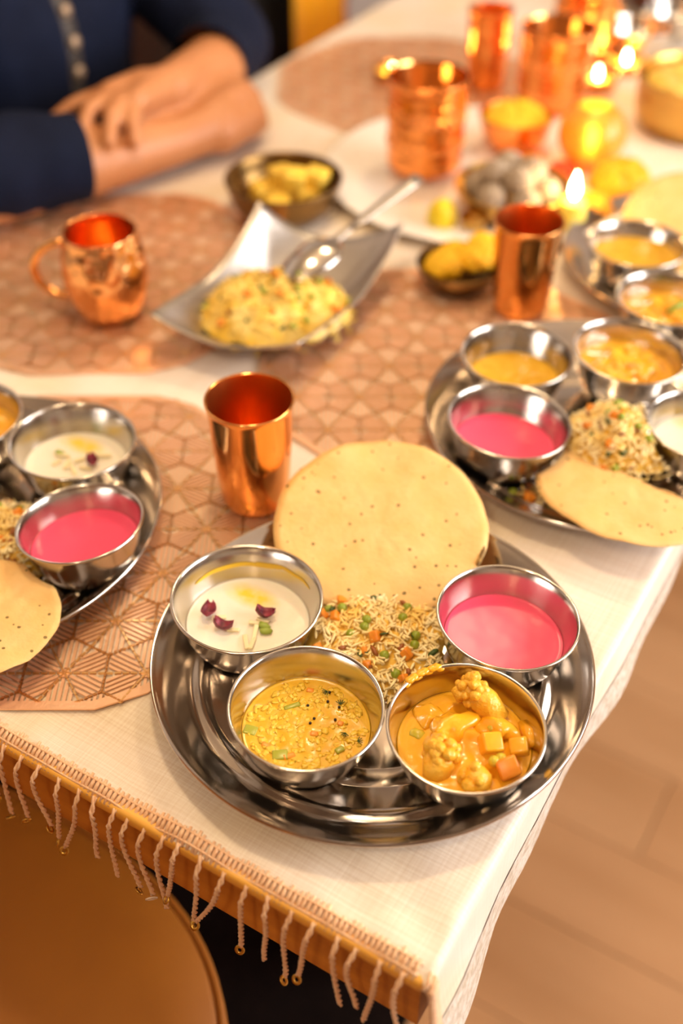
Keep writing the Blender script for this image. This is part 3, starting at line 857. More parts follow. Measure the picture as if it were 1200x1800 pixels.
def floret(m_, c, r, seed, n=26, stalk=None):
    random.seed(seed)
    m_.blob(c, r*0.82, 2, 0.25, 1.8, seed=seed)
    for k in range(n):
        d = Vector((random.gauss(0, 1), random.gauss(0, 1), random.gauss(0.25, 1))).normalized()
        m_.blob(Vector(c)+d*r*0.78, r*random.uniform(0.22, 0.38), 2, 0.3, 2.0, seed=seed+k)
    if stalk: m_.tube([c, (Vector(c)+Vector(stalk))*0.5+Vector((0, 0, 0.002)), stalk], [r*0.75, r*0.85, r*0.75], 10)
    random.seed(seed+99)
    return m_
def curry(b, label, full):
    base, q, s = b
    t = thing('vegetable_curry', label, 'curry', base, q)
    liquid('gravy', M['gravy'], '', '', b, 0.0215, 0.0034, 60, dome=0.008, parent=t, seed=11)
    if full:
        P = lambda px, py, z: loc_in(b, px, py, z)
        c = P(828, 1212, 0.040); obj('cauliflower_floret', floret(MB(), c, 0.0115, 3, 34, P(875, 1265, 0.026)), M['caul'], t)
        c = P(775, 1325, 0.0300); obj('cauliflower_floret', floret(MB(), c, 0.0120, 17, 34, P(765, 1365, 0.020)), M['caul'], t)
        c = P(838, 1372, 0.0280); obj('cauliflower_floret', floret(MB(), c, 0.0115, 41, 12), M['caul'], t)
        obj('potato_chunk', MB().blob(P(800, 1280, 0.029), (0.015, 0.010, 0.008), 3, 0.8, 1.5, rotm(0.2, 0.3, 0.9), 5), M['gravy'], t)
        obj('potato_chunk', MB().blob(P(860, 1275, 0.027), (0.018, 0.010, 0.007), 3, 0.7, 1.5, rotm(0.1, -0.2, -0.4), 9), M['gravy'], t)
        obj('potato_chunk', MB().blob(P(755, 1262, 0.025), (0.010, 0.008, 0.005), 3, 0.8, 1.5, rotm(0.1, -0.2, -0.4), 14), M['gravy'], t)
        for px, py, z, d, r in ((862, 1307, 0.031, 0.0135, (0.35, 0.2, 0.75)), (912, 1313, 0.031, 0.0115, (0.3, -0.3, 0.5)), (893, 1350, 0.030, 0.0135, (0.5, -0.3, 0.8))):
            obj('carrot_cube', MB().box((0, 0, 0), (d, d*0.95, d*0.8), bev=0.0018), M['carrot'] if py > 1340 else M['gravy'], t, P(px, py, z), r)
        for px, py, z in ((865, 1281, 0.031), (878, 1284, 0.030), (890, 1289, 0.030), (904, 1291, 0.029), (868, 1338, 0.033), (880, 1333, 0.031)):
            obj('pea', MB().blob((0, 0, 0), 0.0036, 2, 0.06, 2), M['pea_sauced'], t, P(px, py, z))
        obj('green_bit', MB().blob(P(735, 1290, 0.0245), (0.006, 0.004, 0.0025), 2, 0.6, 2.2, None, 4), M['pea_sauced'], t)
        obj('onion_slice', MB().tube([P(915, 1272, 0.022), P(930, 1290, 0.024), P(932, 1312, 0.024)], [0.003, 0.005, 0.003], 8), M['gravy'], t)
        # sauce smeared over the lip
        base_, q_, s_ = b
        sm = []
        for k in range(9):
            a = PI*0.60+0.42*k/8
            sm.append((0.0497*s_*math.cos(a), 0.0497*s_*math.sin(a), 0.0424))
        d0 = P(740, 1180, 0.042); a0 = math.atan2(d0.y, d0.x)
        mm_ = MB()
        for k in range(10):
            a = a0-0.26+0.52*k/9
            rr = 0.0497*s_
            mm_.blob((rr*math.cos(a), rr*math.sin(a), 0.0420-0.002*(k % 3 == 0)), (0.0040, 0.0028, 0.0016), 2, 0.3, 2, rotm(0, 0, a+PI/2), k)
        obj('sauce_smear', mm_, M['gravy'], t)
    else:
        random.seed(int(abs(base.x)*1000))
        for k in range(13):
            a, r = random.uniform(0, 2*PI), 0.029*math.sqrt(random.random())
            pc = (r*math.cos(a), r*math.sin(a), 0.0265+0.002*random.random()-8*r*r)
            R_ = rotm(random.uniform(-.4, .4), random.uniform(-.4, .4), random.uniform(0, 3))
            if k % 4 == 0: obj('cauliflower_floret', floret(MB(), pc, 0.0085, k+3, 16), M['caul'], t)
            elif k % 4 == 3: obj('carrot_cube', MB().box((0, 0, 0), (0.013, 0.010, 0.008), bev=0.0016), M['carrot'], t, pc, (0.3, 0.2, a))
            else: obj('potato_chunk', MB().blob(pc, (0.015, 0.009, 0.0065), 3, 0.7, 1.6, R_, k), M['gravy'], t)
    return t
curry(b_cur, 'chunky orange cauliflower, carrot and pea curry in the nearest plate', True)
curry(b_rc, 'orange vegetable curry in the right-hand plate', False)
curry(b_lc, 'orange curry at the left picture edge', False)
t = curry(b_tc, 'orange curry with a green pepper strip in the farthest plate', False)
obj('green_pepper_strip', MB().tube([(0.004, -0.012, 0.032), (0.010, -0.002, 0.036), (0.012, 0.012, 0.033)], [0.003, 0.0045, 0.003], 8), M['pea'], t)

# ------------------------------------------------------------------ papads
def papad_mesh(R, seed, wav=0.0035, cut=None):
    nr, na = 14, 72
    v = []
    for s_ in (1, -1):
        v.append((0, 0, 0.0007*s_))
        for i in range(1, nr+1):
            for j in range(na):
                a = 2*PI*j/na
                rr = R*i/nr*(1+0.022*noise.noise(Vector((math.cos(a)*1.6, math.sin(a)*1.6, seed)))*(i/nr)+0.006*noise.noise(Vector((math.cos(a)*6, math.sin(a)*6, seed+3)))*(i/nr)**3)
                x, y = rr*math.cos(a), rr*math.sin(a)
                if cut:                      # broken off along a rough line
                    (nx, ny), d_ = cut
                    e_ = x*nx+y*ny-d_-0.003*noise.noise(Vector((x*60, y*60, seed)))
                    if e_ > 0: x -= nx*e_; y -= ny*e_
                z = wav*noise.noise(Vector((x*22, y*22, seed+1)))*min(1, i/nr*1.2)+0.0008*noise.noise(Vector((x*110, y*110, seed+2)))
                z += 0.0026*(i/nr)**4*noise.noise(Vector((math.cos(a)*3, math.sin(a)*3, seed+9)))
                v.append((x, y, z+0.0007*s_*(1 if i < nr else 0.5)))
    f = []
    n1 = 1+nr*na
    for s_ in (0, 1):
        o_ = s_*n1
        def add(q): f.append(q if s_ == 0 else tuple(reversed(q)))
        for j in range(na):
            add((o_, o_+1+j, o_+1+(j+1) % na))
            for i in range(nr-1):
                add((o_+1+i*na+j, o_+1+(i+1)*na+j, o_+1+(i+1)*na+(j+1) % na, o_+1+i*na+(j+1) % na))
    for j in range(na):
        a, b = 1+(nr-1)*na+j, 1+(nr-1)*na+(j+1) % na
        f.append((a, a+n1, b+n1, b))
    return MB().add(v, f)
def papad(label, c, R, n, seed, rz=0, cut=None):
    q = tilt(n) @ Quaternion((0, 0, 1), rz)
    m_ = papad_mesh(R, seed, cut=cut)
    qi = q.inverted(); v = m_.v[0]
    for i in range(len(v)):                  # give way to the bowls it leans against
        wp = Vector(c)+q @ Vector(v[i])
        for b in BOWL:
            d_ = Vector((wp.x-b[0].x, wp.y-b[0].y)); lim = (float(np.interp(wp.z-b[0].z, [0, 0.01, 0.02, 0.04], [0.036, 0.0425, 0.0465, 0.0525]))*b[1]+0.003)
            if wp.z-b[0].z < 0.046 and d_.length < lim:
                d_.normalize(); wp.x, wp.y = b[0].x+d_.x*lim, b[0].y+d_.y*lim
                v[i] = (qi @ (wp-Vector(c)))[:]
    o = obj('papad', m_, M['papad'], None, c, q)
    tag(o, label, 'papad', 'crisp papads')
    return o, q
c = U(668, 922, 0.0300)
cd = Vector((CAM.x-c.x, CAM.y-c.y, 0)).normalized()
pp, pq = papad('whole pale-gold speckled papad leaning over the back of the nearest plate', c, 0.0815, cd*0.24, 2.0)
# charred, curled edge on its right-hand side
ch = MB()
cp = pq.inverted() @ (U(850, 985, 0.0215)-c)
a0 = math.atan2(cp.y, cp.x)
for k in range(12):
    a = a0-0.07+0.18*k/11
    ch.blob((0.0805*math.cos(a), 0.0805*math.sin(a), 0.001+0.001*noise.noise(Vector((k*.7, 0, 0)))), (0.0032, 0.0018, 0.0012), 1, 0.4, 2, rotm(0, 0, a+PI/2+0.3), k)
obj('charred_edge', ch, M['papad_char'], pp)
c = U(1112, 850, 0.0250); cd = Vector((CAM.x-c.x, CAM.y-c.y, 0)).normalized()
papad('pale papad before the rice heap on the right-hand plate', c, 0.077, cd*-0.05, 5.0, 0, ((-cd.x*0.93-cd.y*0.36, -cd.y*0.93+cd.x*0.36), 0.006))
c = U(-40, 1086, 0.0245); cd = Vector((CAM.x-c.x, CAM.y-c.y, 0)).normalized()
papad('deeper golden papad lying over the near rim of the left-hand plate', c, 0.058, cd*-0.03, 9.0)
c = U(1226, 392, 0.030); cd = Vector((CAM.x-c.x, CAM.y-c.y, 0)).normalized()
papad('pale papad at the right picture edge behind the farthest dal bowl', c, 0.080, cd*0.35, 13.0)

# ------------------------------------------------------------------ rice
def grains(m_, pts, L, r, flat=0.30):
    v0, f0 = [], []
    n = 5
    rings = [(-1, 0.25), (-0.55, 0.9), (0.1, 1.0), (0.65, 0.8), (1, 0.2)]
    for x, k in rings:
        for j in range(n): v0.append((x, k*math.cos(2*PI*j/n), k*math.sin(2*PI*j/n)))
    for i in range(len(rings)-1):
        for j in range(n): f0.append((i*n+j, i*n+(j+1) % n, (i+1)*n+(j+1) % n, (i+1)*n+j))
    f0.append(tuple(range(n))); f0.append(tuple(reversed(range(4*n, 5*n))))
    v0 = np.array(v0)
    for p in pts:
        l = L*random.uniform(0.7, 1.15)/2
        v = v0*np.array((l, r, r))
        v[:, 2] += -0.05*l*(v0[:, 0]**2)*random.uniform(-0.5, 1.5)
        R = rotm(random.uniform(-1, 1), random.gauss(0, flat), random.uniform(0, 2*PI))
        m_.add(v @ R.T+np.array(p), f0)
    return m_
def pilaf(label, c, rx, ry, rz, h, n, seed, mm='rice', L=0.0090, r=0.00108, peas=10, carrots=8, spices=8, herbs=10, avoid=(), group=None, name='vegetable_rice', pw_=1.0, base=True):
    random.seed(seed)
    t = thing(name, label, 'rice', c, (0, 0, rz))
    cz, sz = math.cos(rz), math.sin(rz)
    def height(x, y):
        k = 1-(x/rx)**2-(y/ry)**2
        if k <= 0: return None
        return h*k**(0.7*pw_)*(1+0.35*noise.noise(Vector((x*60, y*60, seed))))
    def free(x, y, z):
        X, Y = c[0]+x*cz-y*sz, c[1]+x*sz+y*cz
        for b in avoid:
            if math.hypot(X-b[0].x, Y-b[0].y) < (float(np.interp(z+c[2]-b[0].z, [0, 0.01, 0.02, 0.04], [0.036, 0.0425, 0.0465, 0.0525]))*b[1]+0.0035): return False
        return True
    def spot(extra=0):
        for _ in range(400):
            a, q = random.uniform(0, 2*PI), math.sqrt(random.random())
            x, y = rx*q*math.cos(a), ry*q*math.sin(a)
            z = height(x, y)
            if z is None: continue
            if free(x, y, z): return (x, y, z+extra)
        return (0, 0, h)
    if base:
        g = 26; v, f = [], []
        for j in range(g+1):
            for i in range(g+1):
                a, b = i/g*2-1, j/g*2-1
                x, y = a*rx*math.sqrt(max(0, 1-b*b/2))*0.96, b*ry*math.sqrt(max(0, 1-a*a/2))*0.96
                z = max(0.0004, (height(x, y) or 0)-0.0022)
                k = 0
                while not free(x, y, z) and k < 60: x *= 0.97; y *= 0.97; k += 1
                v.append((x, y, z))
        f = [(j*(g+1)+i, j*(g+1)+i+1, (j+1)*(g+1)+i+1, (j+1)*(g+1)+i) for j in range(g) for i in range(g)]
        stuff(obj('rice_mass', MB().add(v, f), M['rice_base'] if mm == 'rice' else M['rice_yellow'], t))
    pts = []
    for k in range(n):
        p = spot(random.uniform(-0.003, 0.0012)); pts.append((p[0], p[1], max(0.0010, p[2])))
    stuff(obj('rice_grain', grains(MB(), pts, L, r), M[mm], t))
    for k in range(peas): obj('pea', MB().blob((0, 0, 0), 0.0036, 2, 0.08, 2, None, k), M['pea'], t, spot(0.0002))
    for k in range(carrots):
        d = random.uniform(0.005, 0.0085)
        obj('carrot_cube', MB().box((0, 0, 0), (d, d, d*0.8), bev=0.0013), M['carrot'], t, spot(0.0002), (random.uniform(0, 1), random.uniform(0, 1), random.uniform(0, 3)))
    for k in range(spices):
        obj('fried_onion', MB().blob((0, 0, 0), (random.uniform(0.003, 0.006), 0.002, 0.0018), 1, 0.5, 2, rotm(0, random.uniform(-.5, .5), random.uniform(0, 3)), k), M['spice'], t, spot(0.0002))
    for k in range(herbs):
        obj('herb_leaf', MB().blob((0, 0, 0), (random.uniform(0.003, 0.005), 0.0022, 0.0007), 1, 0.5, 2, rotm(random.uniform(-.5, .5), random.uniform(-.5, .5), random.uniform(0, 3)), k), M['herb'], t, spot(0.0012))
    return t
c = U(662, 1130, 0.0006)
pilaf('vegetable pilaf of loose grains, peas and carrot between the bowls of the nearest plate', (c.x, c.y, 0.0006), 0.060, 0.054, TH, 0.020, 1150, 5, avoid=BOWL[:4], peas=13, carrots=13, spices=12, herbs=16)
c = U(1092, 782, 0.020)
pilaf('vegetable rice heaped behind the papad of the right-hand plate', (c.x, c.y, 0.0150), 0.054, 0.042, TH-0.1, 0.036, 850, 8, avoid=BOWL[4:5]+BOWL[8:10], peas=9, carrots=9, spices=10, herbs=10, pw_=0.8)
c = U(935, 868, 0.002)
pilaf('few stray grains and peas on the plate below the right-hand pink bowl', (c.x, c.y, 0.0006), 0.028, 0.012, TH-0.45, 0.004, 40, 12, peas=2, carrots=2, spices=2, herbs=1, avoid=BOWL[4:5], base=False, name='stray_rice')
c = U(15, 960, 0.002)
pilaf('vegetable rice at the left picture edge beside the pink bowl', (c.x, c.y, 0.0006), 0.052, 0.046, TH, 0.026, 750, 21, avoid=BOWL[5:7], peas=4, carrots=7, spices=22, herbs=12)

# ------------------------------------------------------------------ copper tumblers
def tumbler(label, x, y, r, h, z=ZC+0.0016, mm='copper', group='copper tumblers', flare=0.80):
    t = thing('copper_tumbler', label, 'tumbler', (x, y, z), None, group)
    o_ = [(0, 0), (r*flare*0.86, 0), (r*flare*0.95, 0.0025), (r*flare, 0.008), (r*(flare+0.07), h*0.4), (r*(flare+0.125), h*0.72), (r*0.955, h-0.006), (r*0.985, h-0.002), (r*1.0, h-0.0012)]
    l_ = [(r*1.0, h-0.0003), (r*0.985, h+0.0003)]
    i_ = [(r*0.955, h-0.0003), (r*0.935, h-0.005), (r*(flare+0.105), h*0.72), (r*(flare+0.05), h*0.4), (r*(flare-0.03), 0.010), (r*flare*0.85, 0.003), (0, 0.0025)]
    obj('wall', MB().lathe(o_+l_+i_[:1], 72), M[mm], t)
    obj('inside', MB().lathe(i_, 72), M['copper_in'], t)
    return t
tumbler('plain polished copper tumbler on the front placemat', -0.3296, 0.2806, 0.0349, 0.1015)
p = U(912, 540, 0); tumbler('plain copper tumbler beside the marigold bowl behind the right-hand plate', p.x, p.y, 0.0345, 0.0985)
p = U(852, 150, 0); tumbler('slim copper tumbler standing alone at the far placemat', p.x, p.y, 0.031, 0.105, mm='copper_cup')
def lantern(label, x, y, r, h, z, bands=True):
    t = thing('copper_lantern_cup', label, 'cup', (x, y, z), None, 'big hammered copper cups')
    pr = [(0, 0), (r*0.88, 0), (r*0.93, 0.003)]
    n = 26
    for k in range(1, n+1):
        zz = 0.003+(h-0.010)*k/n
        pr.append((r*(0.93+0.05*k/n)+0.0009*math.sin(k*1.9), zz))
    pr += [(r*0.99, h-0.006), (r*1.03, h-0.002), (r*1.02, h), (r*0.98, h)]
    obj('wall', MB().lathe(pr, 72), M['copper_cup'], t)
    # embossed beads in rings
    bd_ = MB()
    for zz, m_ in ((h*0.62, 26), (h*0.67, 26), (h*0.57, 26), (h*0.30, 26)):
        for k in range(m_):
            a = 2*PI*(k+0.5*(zz > h*0.6))/m_
            bd_.blob((r*0.955*math.cos(a), r*0.955*math.sin(a), zz), 0.0028, 1)
    stuff(obj('embossed_bead', bd_, M['copper'], t))
    obj('inside', MB().lathe([(r*0.98, h), (r*0.95, h-0.004), (r*0.90, 0.006), (0, 0.004)], 72), M['copper'], t)
    return t
p = U(745, 286, 0.012); lantern('big embossed copper cup standing on the white platter', p.x, p.y, 0.0475, 0.108, 0.0105)
p = U(965, 192, 0.0); lantern('big embossed copper cup in the middle of the far table', p.x, p.y, 0.0475, 0.112, ZC)
p = U(1022, 95, 0.0); lantern('big embossed copper cup farthest back at the top edge', p.x, p.y, 0.0475, 0.112, ZC)

# copper mug with a handle
p = U(196, 548, 0.0)
mug = thing('copper_mug', 'hammered barrel-shaped copper mug with a loop handle on the left placemat', 'mug', (p.x, p.y, ZC+0.0016))
mo = [(0, 0), (0.026, 0), (0.0285, 0.002), (0.035, 0.014), (0.0405, 0.032), (0.0422, 0.048), (0.0410, 0.064), (0.0375, 0.080), (0.0355, 0.088), (0.0360, 0.0915), (0.0352, 0.0925)]
mi = [(0.0342, 0.0915), (0.0340, 0.088), (0.0360, 0.080), (0.0395, 0.064), (0.0407, 0.048), (0.039, 0.032), (0.033, 0.014), (0.026, 0.004), (0, 0.003)]
obj('body', MB().lathe(mo+mi[:1], 72), M['copper_ham'], mug)
obj('inside', MB().lathe(mi, 72), M['copper_in'], mug)
hd = []
for k in range(15):
    a = PI*k/14
    hd.append((-0.037-0.036*math.sin(a)-0.002*k/14, 0, 0.047+0.030*math.cos(a)-0.004*math.sin(a)))
ho = obj('handle', MB().tube(hd, 0.0042, 10), M['copper'], mug, rot=(0, 0, TH-0.15))

# ------------------------------------------------------------------ serving dish, spoon
D = [Vector((-0.535, 0.594, 0.078)), Vector((-0.527, 0.401, 0.050)), Vector((-0.385, 0.432, 0.048)), Vector((-0.400, 0.655, 0.062))]
dc = (D[0]+D[1]+D[2]+D[3])/4
g = 30
v = []
for j in range(g+1):
    for i in range(g+1):
        a, b = i/g*2-1, j/g*2-1             # a: from left edge (A,B) to right edge (D,C); b: front to back
        P_ = (D[1]*(1-a)/2+D[2]*(1+a)/2)*(1-b)/2+(D[0]*(1-a)/2+D[3]*(1+a)/2)*(1+b)/2
        m_ = max(abs(a), abs(b))
        k = (abs(a)**3.2+abs(b)**3.2)**(1/3.2)/(2**(1/3.2))
        rho = min(1.0, (a*a+b*b)/2)
        e = abs(a)*abs(b)/(m_*m_) if m_ > 0 else 0   # 1 at corners, 0 at the middles of the sides
        rim = 0.036+(P_.z-0.036)*e**1.6
        sh = 1.0+0.10*(1-e)*m_**3                 # the sides belly out
        x = dc.x+(P_.x-dc.x)*sh; y = dc.y+(P_.y-dc.y)*sh
        z = 0.0012+(rim-0.0012)*max(0, (m_-0.35)/0.65)**1.7
        v.append((x-dc.x, y-dc.y, z))
f = [(j*(g+1)+i, j*(g+1)+i+1, (j+1)*(g+1)+i+1, (j+1)*(g+1)+i) for j in range(g) for i in range(g)]
dish = obj('serving_dish', MB().add(v, f), M['steel_satin'], None, (dc.x, dc.y, ZC+0.001))
md = dish.modifiers.new('solid', 'SOLIDIFY'); md.thickness = 0.0016; md.offset = -1
tag(dish, 'square satin steel serving dish with four raised corners, full of yellow rice', 'dish')
c = U(492, 540, 0.02)
pilaf('heap of yellow vegetable rice in the square serving dish', (c.x-0.002, c.y-0.004, 0.004), 0.078, 0.061, TH+0.16, 0.048, 900, 33, mm='rice_yellow', L=0.009, r=0.0012, peas=14, carrots=16, spices=6, herbs=26, pw_=0.75, name='yellow_rice')
sp0, sp1 = U(545, 458, 0.058), U(735, 316, 0.098)
ax = (sp1-sp0); Ls = ax.length; ax.normalize()
side = ax.cross(Vector((0, 0, 1))).normalized(); nn = side.cross(ax)
q = Matrix((ax, side.cross(ax).cross(ax)*1.0, nn)).transposed()
q = Matrix((ax, nn.cross(ax), nn)).transposed().to_quaternion()
SPN = spn = thing('serving_spoon', 'big shiny steel serving spoon resting in the yellow rice', 'spoon', sp0, q)
vb, g = [], 16
for j in range(g+1):
    for i in range(g+1):
        a, b = i/g*2-1, j/g*2-1
        x, y = a*math.sqrt(1-b*b/2), b*math.sqrt(1-a*a/2)
        vb.append((0.036*x, 0.026*y*(1+0.12*x), 0.012*(1-(x*x+y*y))+0.001))
f = [(j*(g+1)+i, j*(g+1)+i+1, (j+1)*(g+1)+i+1, (j+1)*(g+1)+i) for j in range(g) for i in range(g)]
so = obj('spoon_bowl', MB().add(vb, f), M['steel'], spn)
md = so.modifiers.new('solid', 'SOLIDIFY'); md.thickness = 0.0012
hm_ = MB()
for (x0, x1, w0, w1) in ((0.033, 0.055, 0.0055, 0.0042), (0.055, Ls, 0.0055, 0.0085)):
    hm_.tube([(x0+(x1-x0)*k/6, 0, 0.002+0.0012*math.sin(k/6*PI)) for k in range(7)], [w0+(w1-w0)*k/6 for k in range(7)], 12)
vh = np.concatenate(hm_.v); vh[:, 2] = 0.002+(vh[:, 2]-0.002)*0.42
hm_.v = [vh]
obj('spoon_handle', hm_, M['steel_satin'], spn)

# ------------------------------------------------------------------ white platter and what stands on it
p = U(862, 312, 0.008)
PC = (p.x-0.018, p.y+0.012)
R_ = 0.190
pr = [(0, 0.0), (0.12, 0.0), (0.16, 0.003), (R_, 0.0115), (R_+0.001, 0.013), (R_-0.002, 0.0138), (0.158, 0.0058), (0.12, 0.0035), (0, 0.0035)]
o = obj('round_platter', MB().lathe(pr, 96), M['porcelain'], None, (PC[0], PC[1], ZC))
tag(o, 'large round white platter in the middle of the table with candle and flowers', 'platter')
PZ = ZC+0.0036
def bowl_generic(name, label, mm, x, y, z, r, h, rb=0.7, cat='bowl', group=None, rim=0.002):
    o_ = [(0, 0), (r*rb*0.8, 0), (r*rb, h*0.05), (r*(rb+(1-rb)*0.6), h*0.35), (r*0.97, h*0.75), (r, h-rim), (r*1.02, h-rim*0.5), (r*1.01, h)]
    i_ = [(r*0.97, h), (r*0.955, h-rim), (r*0.93, h*0.75), (r*(rb+(1-rb)*0.55)-0.001, h*0.36), (r*rb*0.9, h*0.10), (0, h*0.07)]
    o = obj(name, MB().lathe(o_+i_, 72), mm, None, (x, y, z)); tag(o, label, cat, group)
    return o
def heap(name, label, cat, mm, x, y, z, r, h, seed, bumps=60, br=0.006):
    t = thing(name, label, cat, (x, y, z))
    m_ = MB().lathe([(r, 0), (r*0.97, h*0.25), (r*0.75, h*0.66), (r*0.4, h*0.92), (0, h)], 40)
    random.seed(seed)
    for k in range(bumps):
        a, q_ = random.uniform(0, 2*PI), math.sqrt(random.random())*0.93
        zz = h*(1-q_**2)**0.8
        m_.blob((r*q_*math.cos(a), r*q_*math.sin(a), zz), br*random.uniform(0.6, 1.3), 1, 0.4, 2, None, k)
    stuff(obj('heaped_grain', m_, mm, t))
    return t
# copper bowl of yellow lentils behind the sweets
p = U(902, 262, PZ); bowl_generic('copper_bowl', 'copper bowl of bright yellow lentils at the back of the white platter', M['copper_cup'], p.x, p.y, PZ, 0.046, 0.046, 0.6)
heap('yellow_lentil_heap', 'bright yellow lentil heap in the copper bowl', 'lentils', mat('bright_lentil', (0.78, 0.52, 0.01), 0.6, col2=(0.82, 0.60, 0.03), nscale=160), p.x, p.y, PZ+0.036, 0.0415, 0.020, 3, 90, 0.004)
# brass bowl of grey-beige sweets
p = U(896, 372, PZ); SB = (p.x, p.y)
bowl_generic('brass_bowl', 'brass bowl of grey-beige round sweets on the white platter', M['brass'], p.x, p.y, PZ, 0.065, 0.034, 0.62)
sw = MB().blob((0, 0, 0), 0.0175, 3, 0.10, 2.5).mesh('round_sweet'); sw.materials.append(M['sweet'])
ORD = ('leftmost', 'second from the left', 'third from the left', 'fourth from the left', 'fifth from the left', 'rightmost')
def order_labels(lst, fmt):
    lst.sort(key=lambda o: o.location.xy.dot(rt.xy))
    for i, o in enumerate(lst): o['label'] = fmt.format('rightmost' if i == len(lst)-1 else ORD[i])
SWEETS = {}
for ring, n_, rr, zz in ((0, 6, 0.038, 0.028), (1, 4, 0.021, 0.046)):
    for i in range(n_):
        a = 2*PI*i/n_+0.4*ring+0.3
        o = obj('round_sweet', sw, None, None, (SB[0]+rr*math.cos(a), SB[1]+rr*math.sin(a), PZ+zz), (a, a*2, 0))
        tag(o, 'x', 'sweet', 'round sweets in the brass bowl'); SWEETS.setdefault(ring, []).append(o)
order_labels(SWEETS[0], 'grey-beige round sweet in the lower layer of the brass bowl, {}')
order_labels(SWEETS[1], 'grey-beige round sweet in the upper layer of the brass bowl, {}')
# lemon piece, small brass cup
p = U(776, 392, PZ); lm = thing('lemon_half', 'yellow lemon half on the near rim of the white platter', 'lemon', (p.x, p.y, PZ+0.001))
obj('lemon_flesh', MB().lathe([(0, 0.0), (0.017, 0.0), (0.0175, 0.004), (0.0165, 0.013), (0.012, 0.022), (0.005, 0.027), (0, 0.028)], 28), M['lemon'], lm)
p = U(832, 400, PZ); bowl_generic('small_brass_cup', 'tiny shiny brass cup between the lemon half and the sweets', M['brass'], p.x, p.y, PZ, 0.016, 0.014, 0.7, 'cup')
# marigolds
def flower(name, label, mm, x, y, z, r, seed, cat='flower', n=70, group=None, squash=0.8):
    random.seed(seed)
    t = thing(name, label, cat, (x, y, z), None, group)
    obj('flower_heart', MB().blob((0, 0, r*0.5*squash), (r*0.62, r*0.62, r*0.6*squash), 2, 0.2, 2, None, seed), mm, t)
    pm = MB()
    for k in range(n):
        ph = k*2.39996; el = math.asin(min(1, 0.02+0.98*k/n))
        d = np.array((math.cos(ph)*math.cos(el), math.sin(ph)*math.cos(el), math.sin(el)*squash))
        s_ = r*0.26
        pm.blob(np.array((0, 0, r*0.42*squash))+d*r*0.72, (s_*1.1, s_*0.8, s_*0.35), 1, 0.5, 2, rotm(0, PI/2-el*0.9+random.uniform(-.5, .5), ph), k)
    stuff(obj('petal_ruffle', pm, mm, t))
    return t
p = U(1085, 345, PZ); flower('marigold', 'large orange marigold head at the right of the white platter', M['marigold_y'], p.x, p.y, PZ, 0.044, 4)
p = U(1042, 380, PZ); flower('marigold', 'orange-red flower head beside the burning yellow candle', M['marigold_o'], p.x, p.y, PZ, 0.027, 5)
p = U(985, 312, PZ); flower('rose', 'small red flower between the sweets and the amber globe', M['rose_red'], p.x, p.y, PZ, 0.019, 6)
p = U(935, 300, PZ); flower('marigold', 'small orange flower below the copper bowl of lentils', M['marigold_o'], p.x, p.y, PZ, 0.019, 7)
def flame(parent, x, y, z, s=1.0, power=0.25):
    fm = MB().lathe([(0, 0), (0.0028*s, 0.003*s), (0.0046*s, 0.008*s), (0.0040*s, 0.014*s), (0.0020*s, 0.021*s), (0, 0.027*s)], 16)
    obj('flame', fm, M['flame'], parent, (x, y, z))
    if power:
        l = bpy.data.lights.new('candle_glow', 'POINT'); l.energy = power; l.color = (1, 0.6, 0.2); l.shadow_soft_size = 0.006
        lo = bpy.data.objects.new('candle_glow', l); C.objects.link(lo); lo.parent = parent; lo.location = (x, y, z+0.02*s)
p = U(1000, 405, PZ); cn = thing('candle', 'short yellow candle burning at the near rim of the white platter', 'candle', (p.x, p.y, PZ))
obj('wax', MB().lathe([(0, 0), (0.016, 0), (0.0165, 0.002), (0.0155, 0.034), (0.0135, 0.037), (0.008, 0.035), (0, 0.0345)], 28), M['wax'], cn)
obj('wick', MB().tube([(0, 0, 0.034), (0.0004, 0, 0.041)], 0.0006, 6), M['seed'], cn)
flame(cn, 0, 0, 0.037, 1.25, 0.2)
# amber glass globe with a light in it
p = U(1032, 292, PZ); gl = thing('amber_globe_lamp', 'glowing amber crackle glass globe on the white platter', 'candle holder', (p.x, p.y, PZ))
Rg = 0.041
go = [(0.018, 0.0), (0.024, 0.001)]+[(Rg*math.sin(t_), 0.041-Rg*math.cos(t_)) for t_ in np.linspace(0.72, PI-0.55, 22)]
gi = [(max(0.0, a-0.002), b) for a, b in reversed(go)]
obj('glass_globe', MB().lathe(go+gi[:-1]+[(0, 0.004)], 56), M['amber'], gl)
obj('wax', MB().lathe([(0, 0.005), (0.015, 0.005), (0.015, 0.018), (0, 0.018)], 24), M['wax'], gl)
flame(gl, 0, 0, 0.019, 1.2, 0.4)
# tea lights on the far table
def tealight(label, px, py, z=ZC, fs=0.72):
    p = U(px, py+14, z+0.012)
    t = thing('tea_light', label, 'candle', (p.x, p.y, z), None, 'tea lights')
    obj('copper_cup', MB().lathe([(0, 0), (0.022, 0), (0.026, 0.004), (0.028, 0.018), (0.0265, 0.018), (0.0245, 0.005), (0, 0.003)], 32), M['copper'], t)
    obj('wax', MB().lathe([(0.0243, 0.004), (0.0250, 0.011), (0, 0.0112)], 28), M['wax'], t)
    flame(t, 0, 0, 0.0115, fs, 0.15)
tealight('burning tea light right of the middle copper cup', 1050, 125)
tealight('burning tea light farthest right, before the steel bowls', 1100, 97)
tealight('burning tea light behind the copper cup of the white platter', 690, 112, fs=0.45)

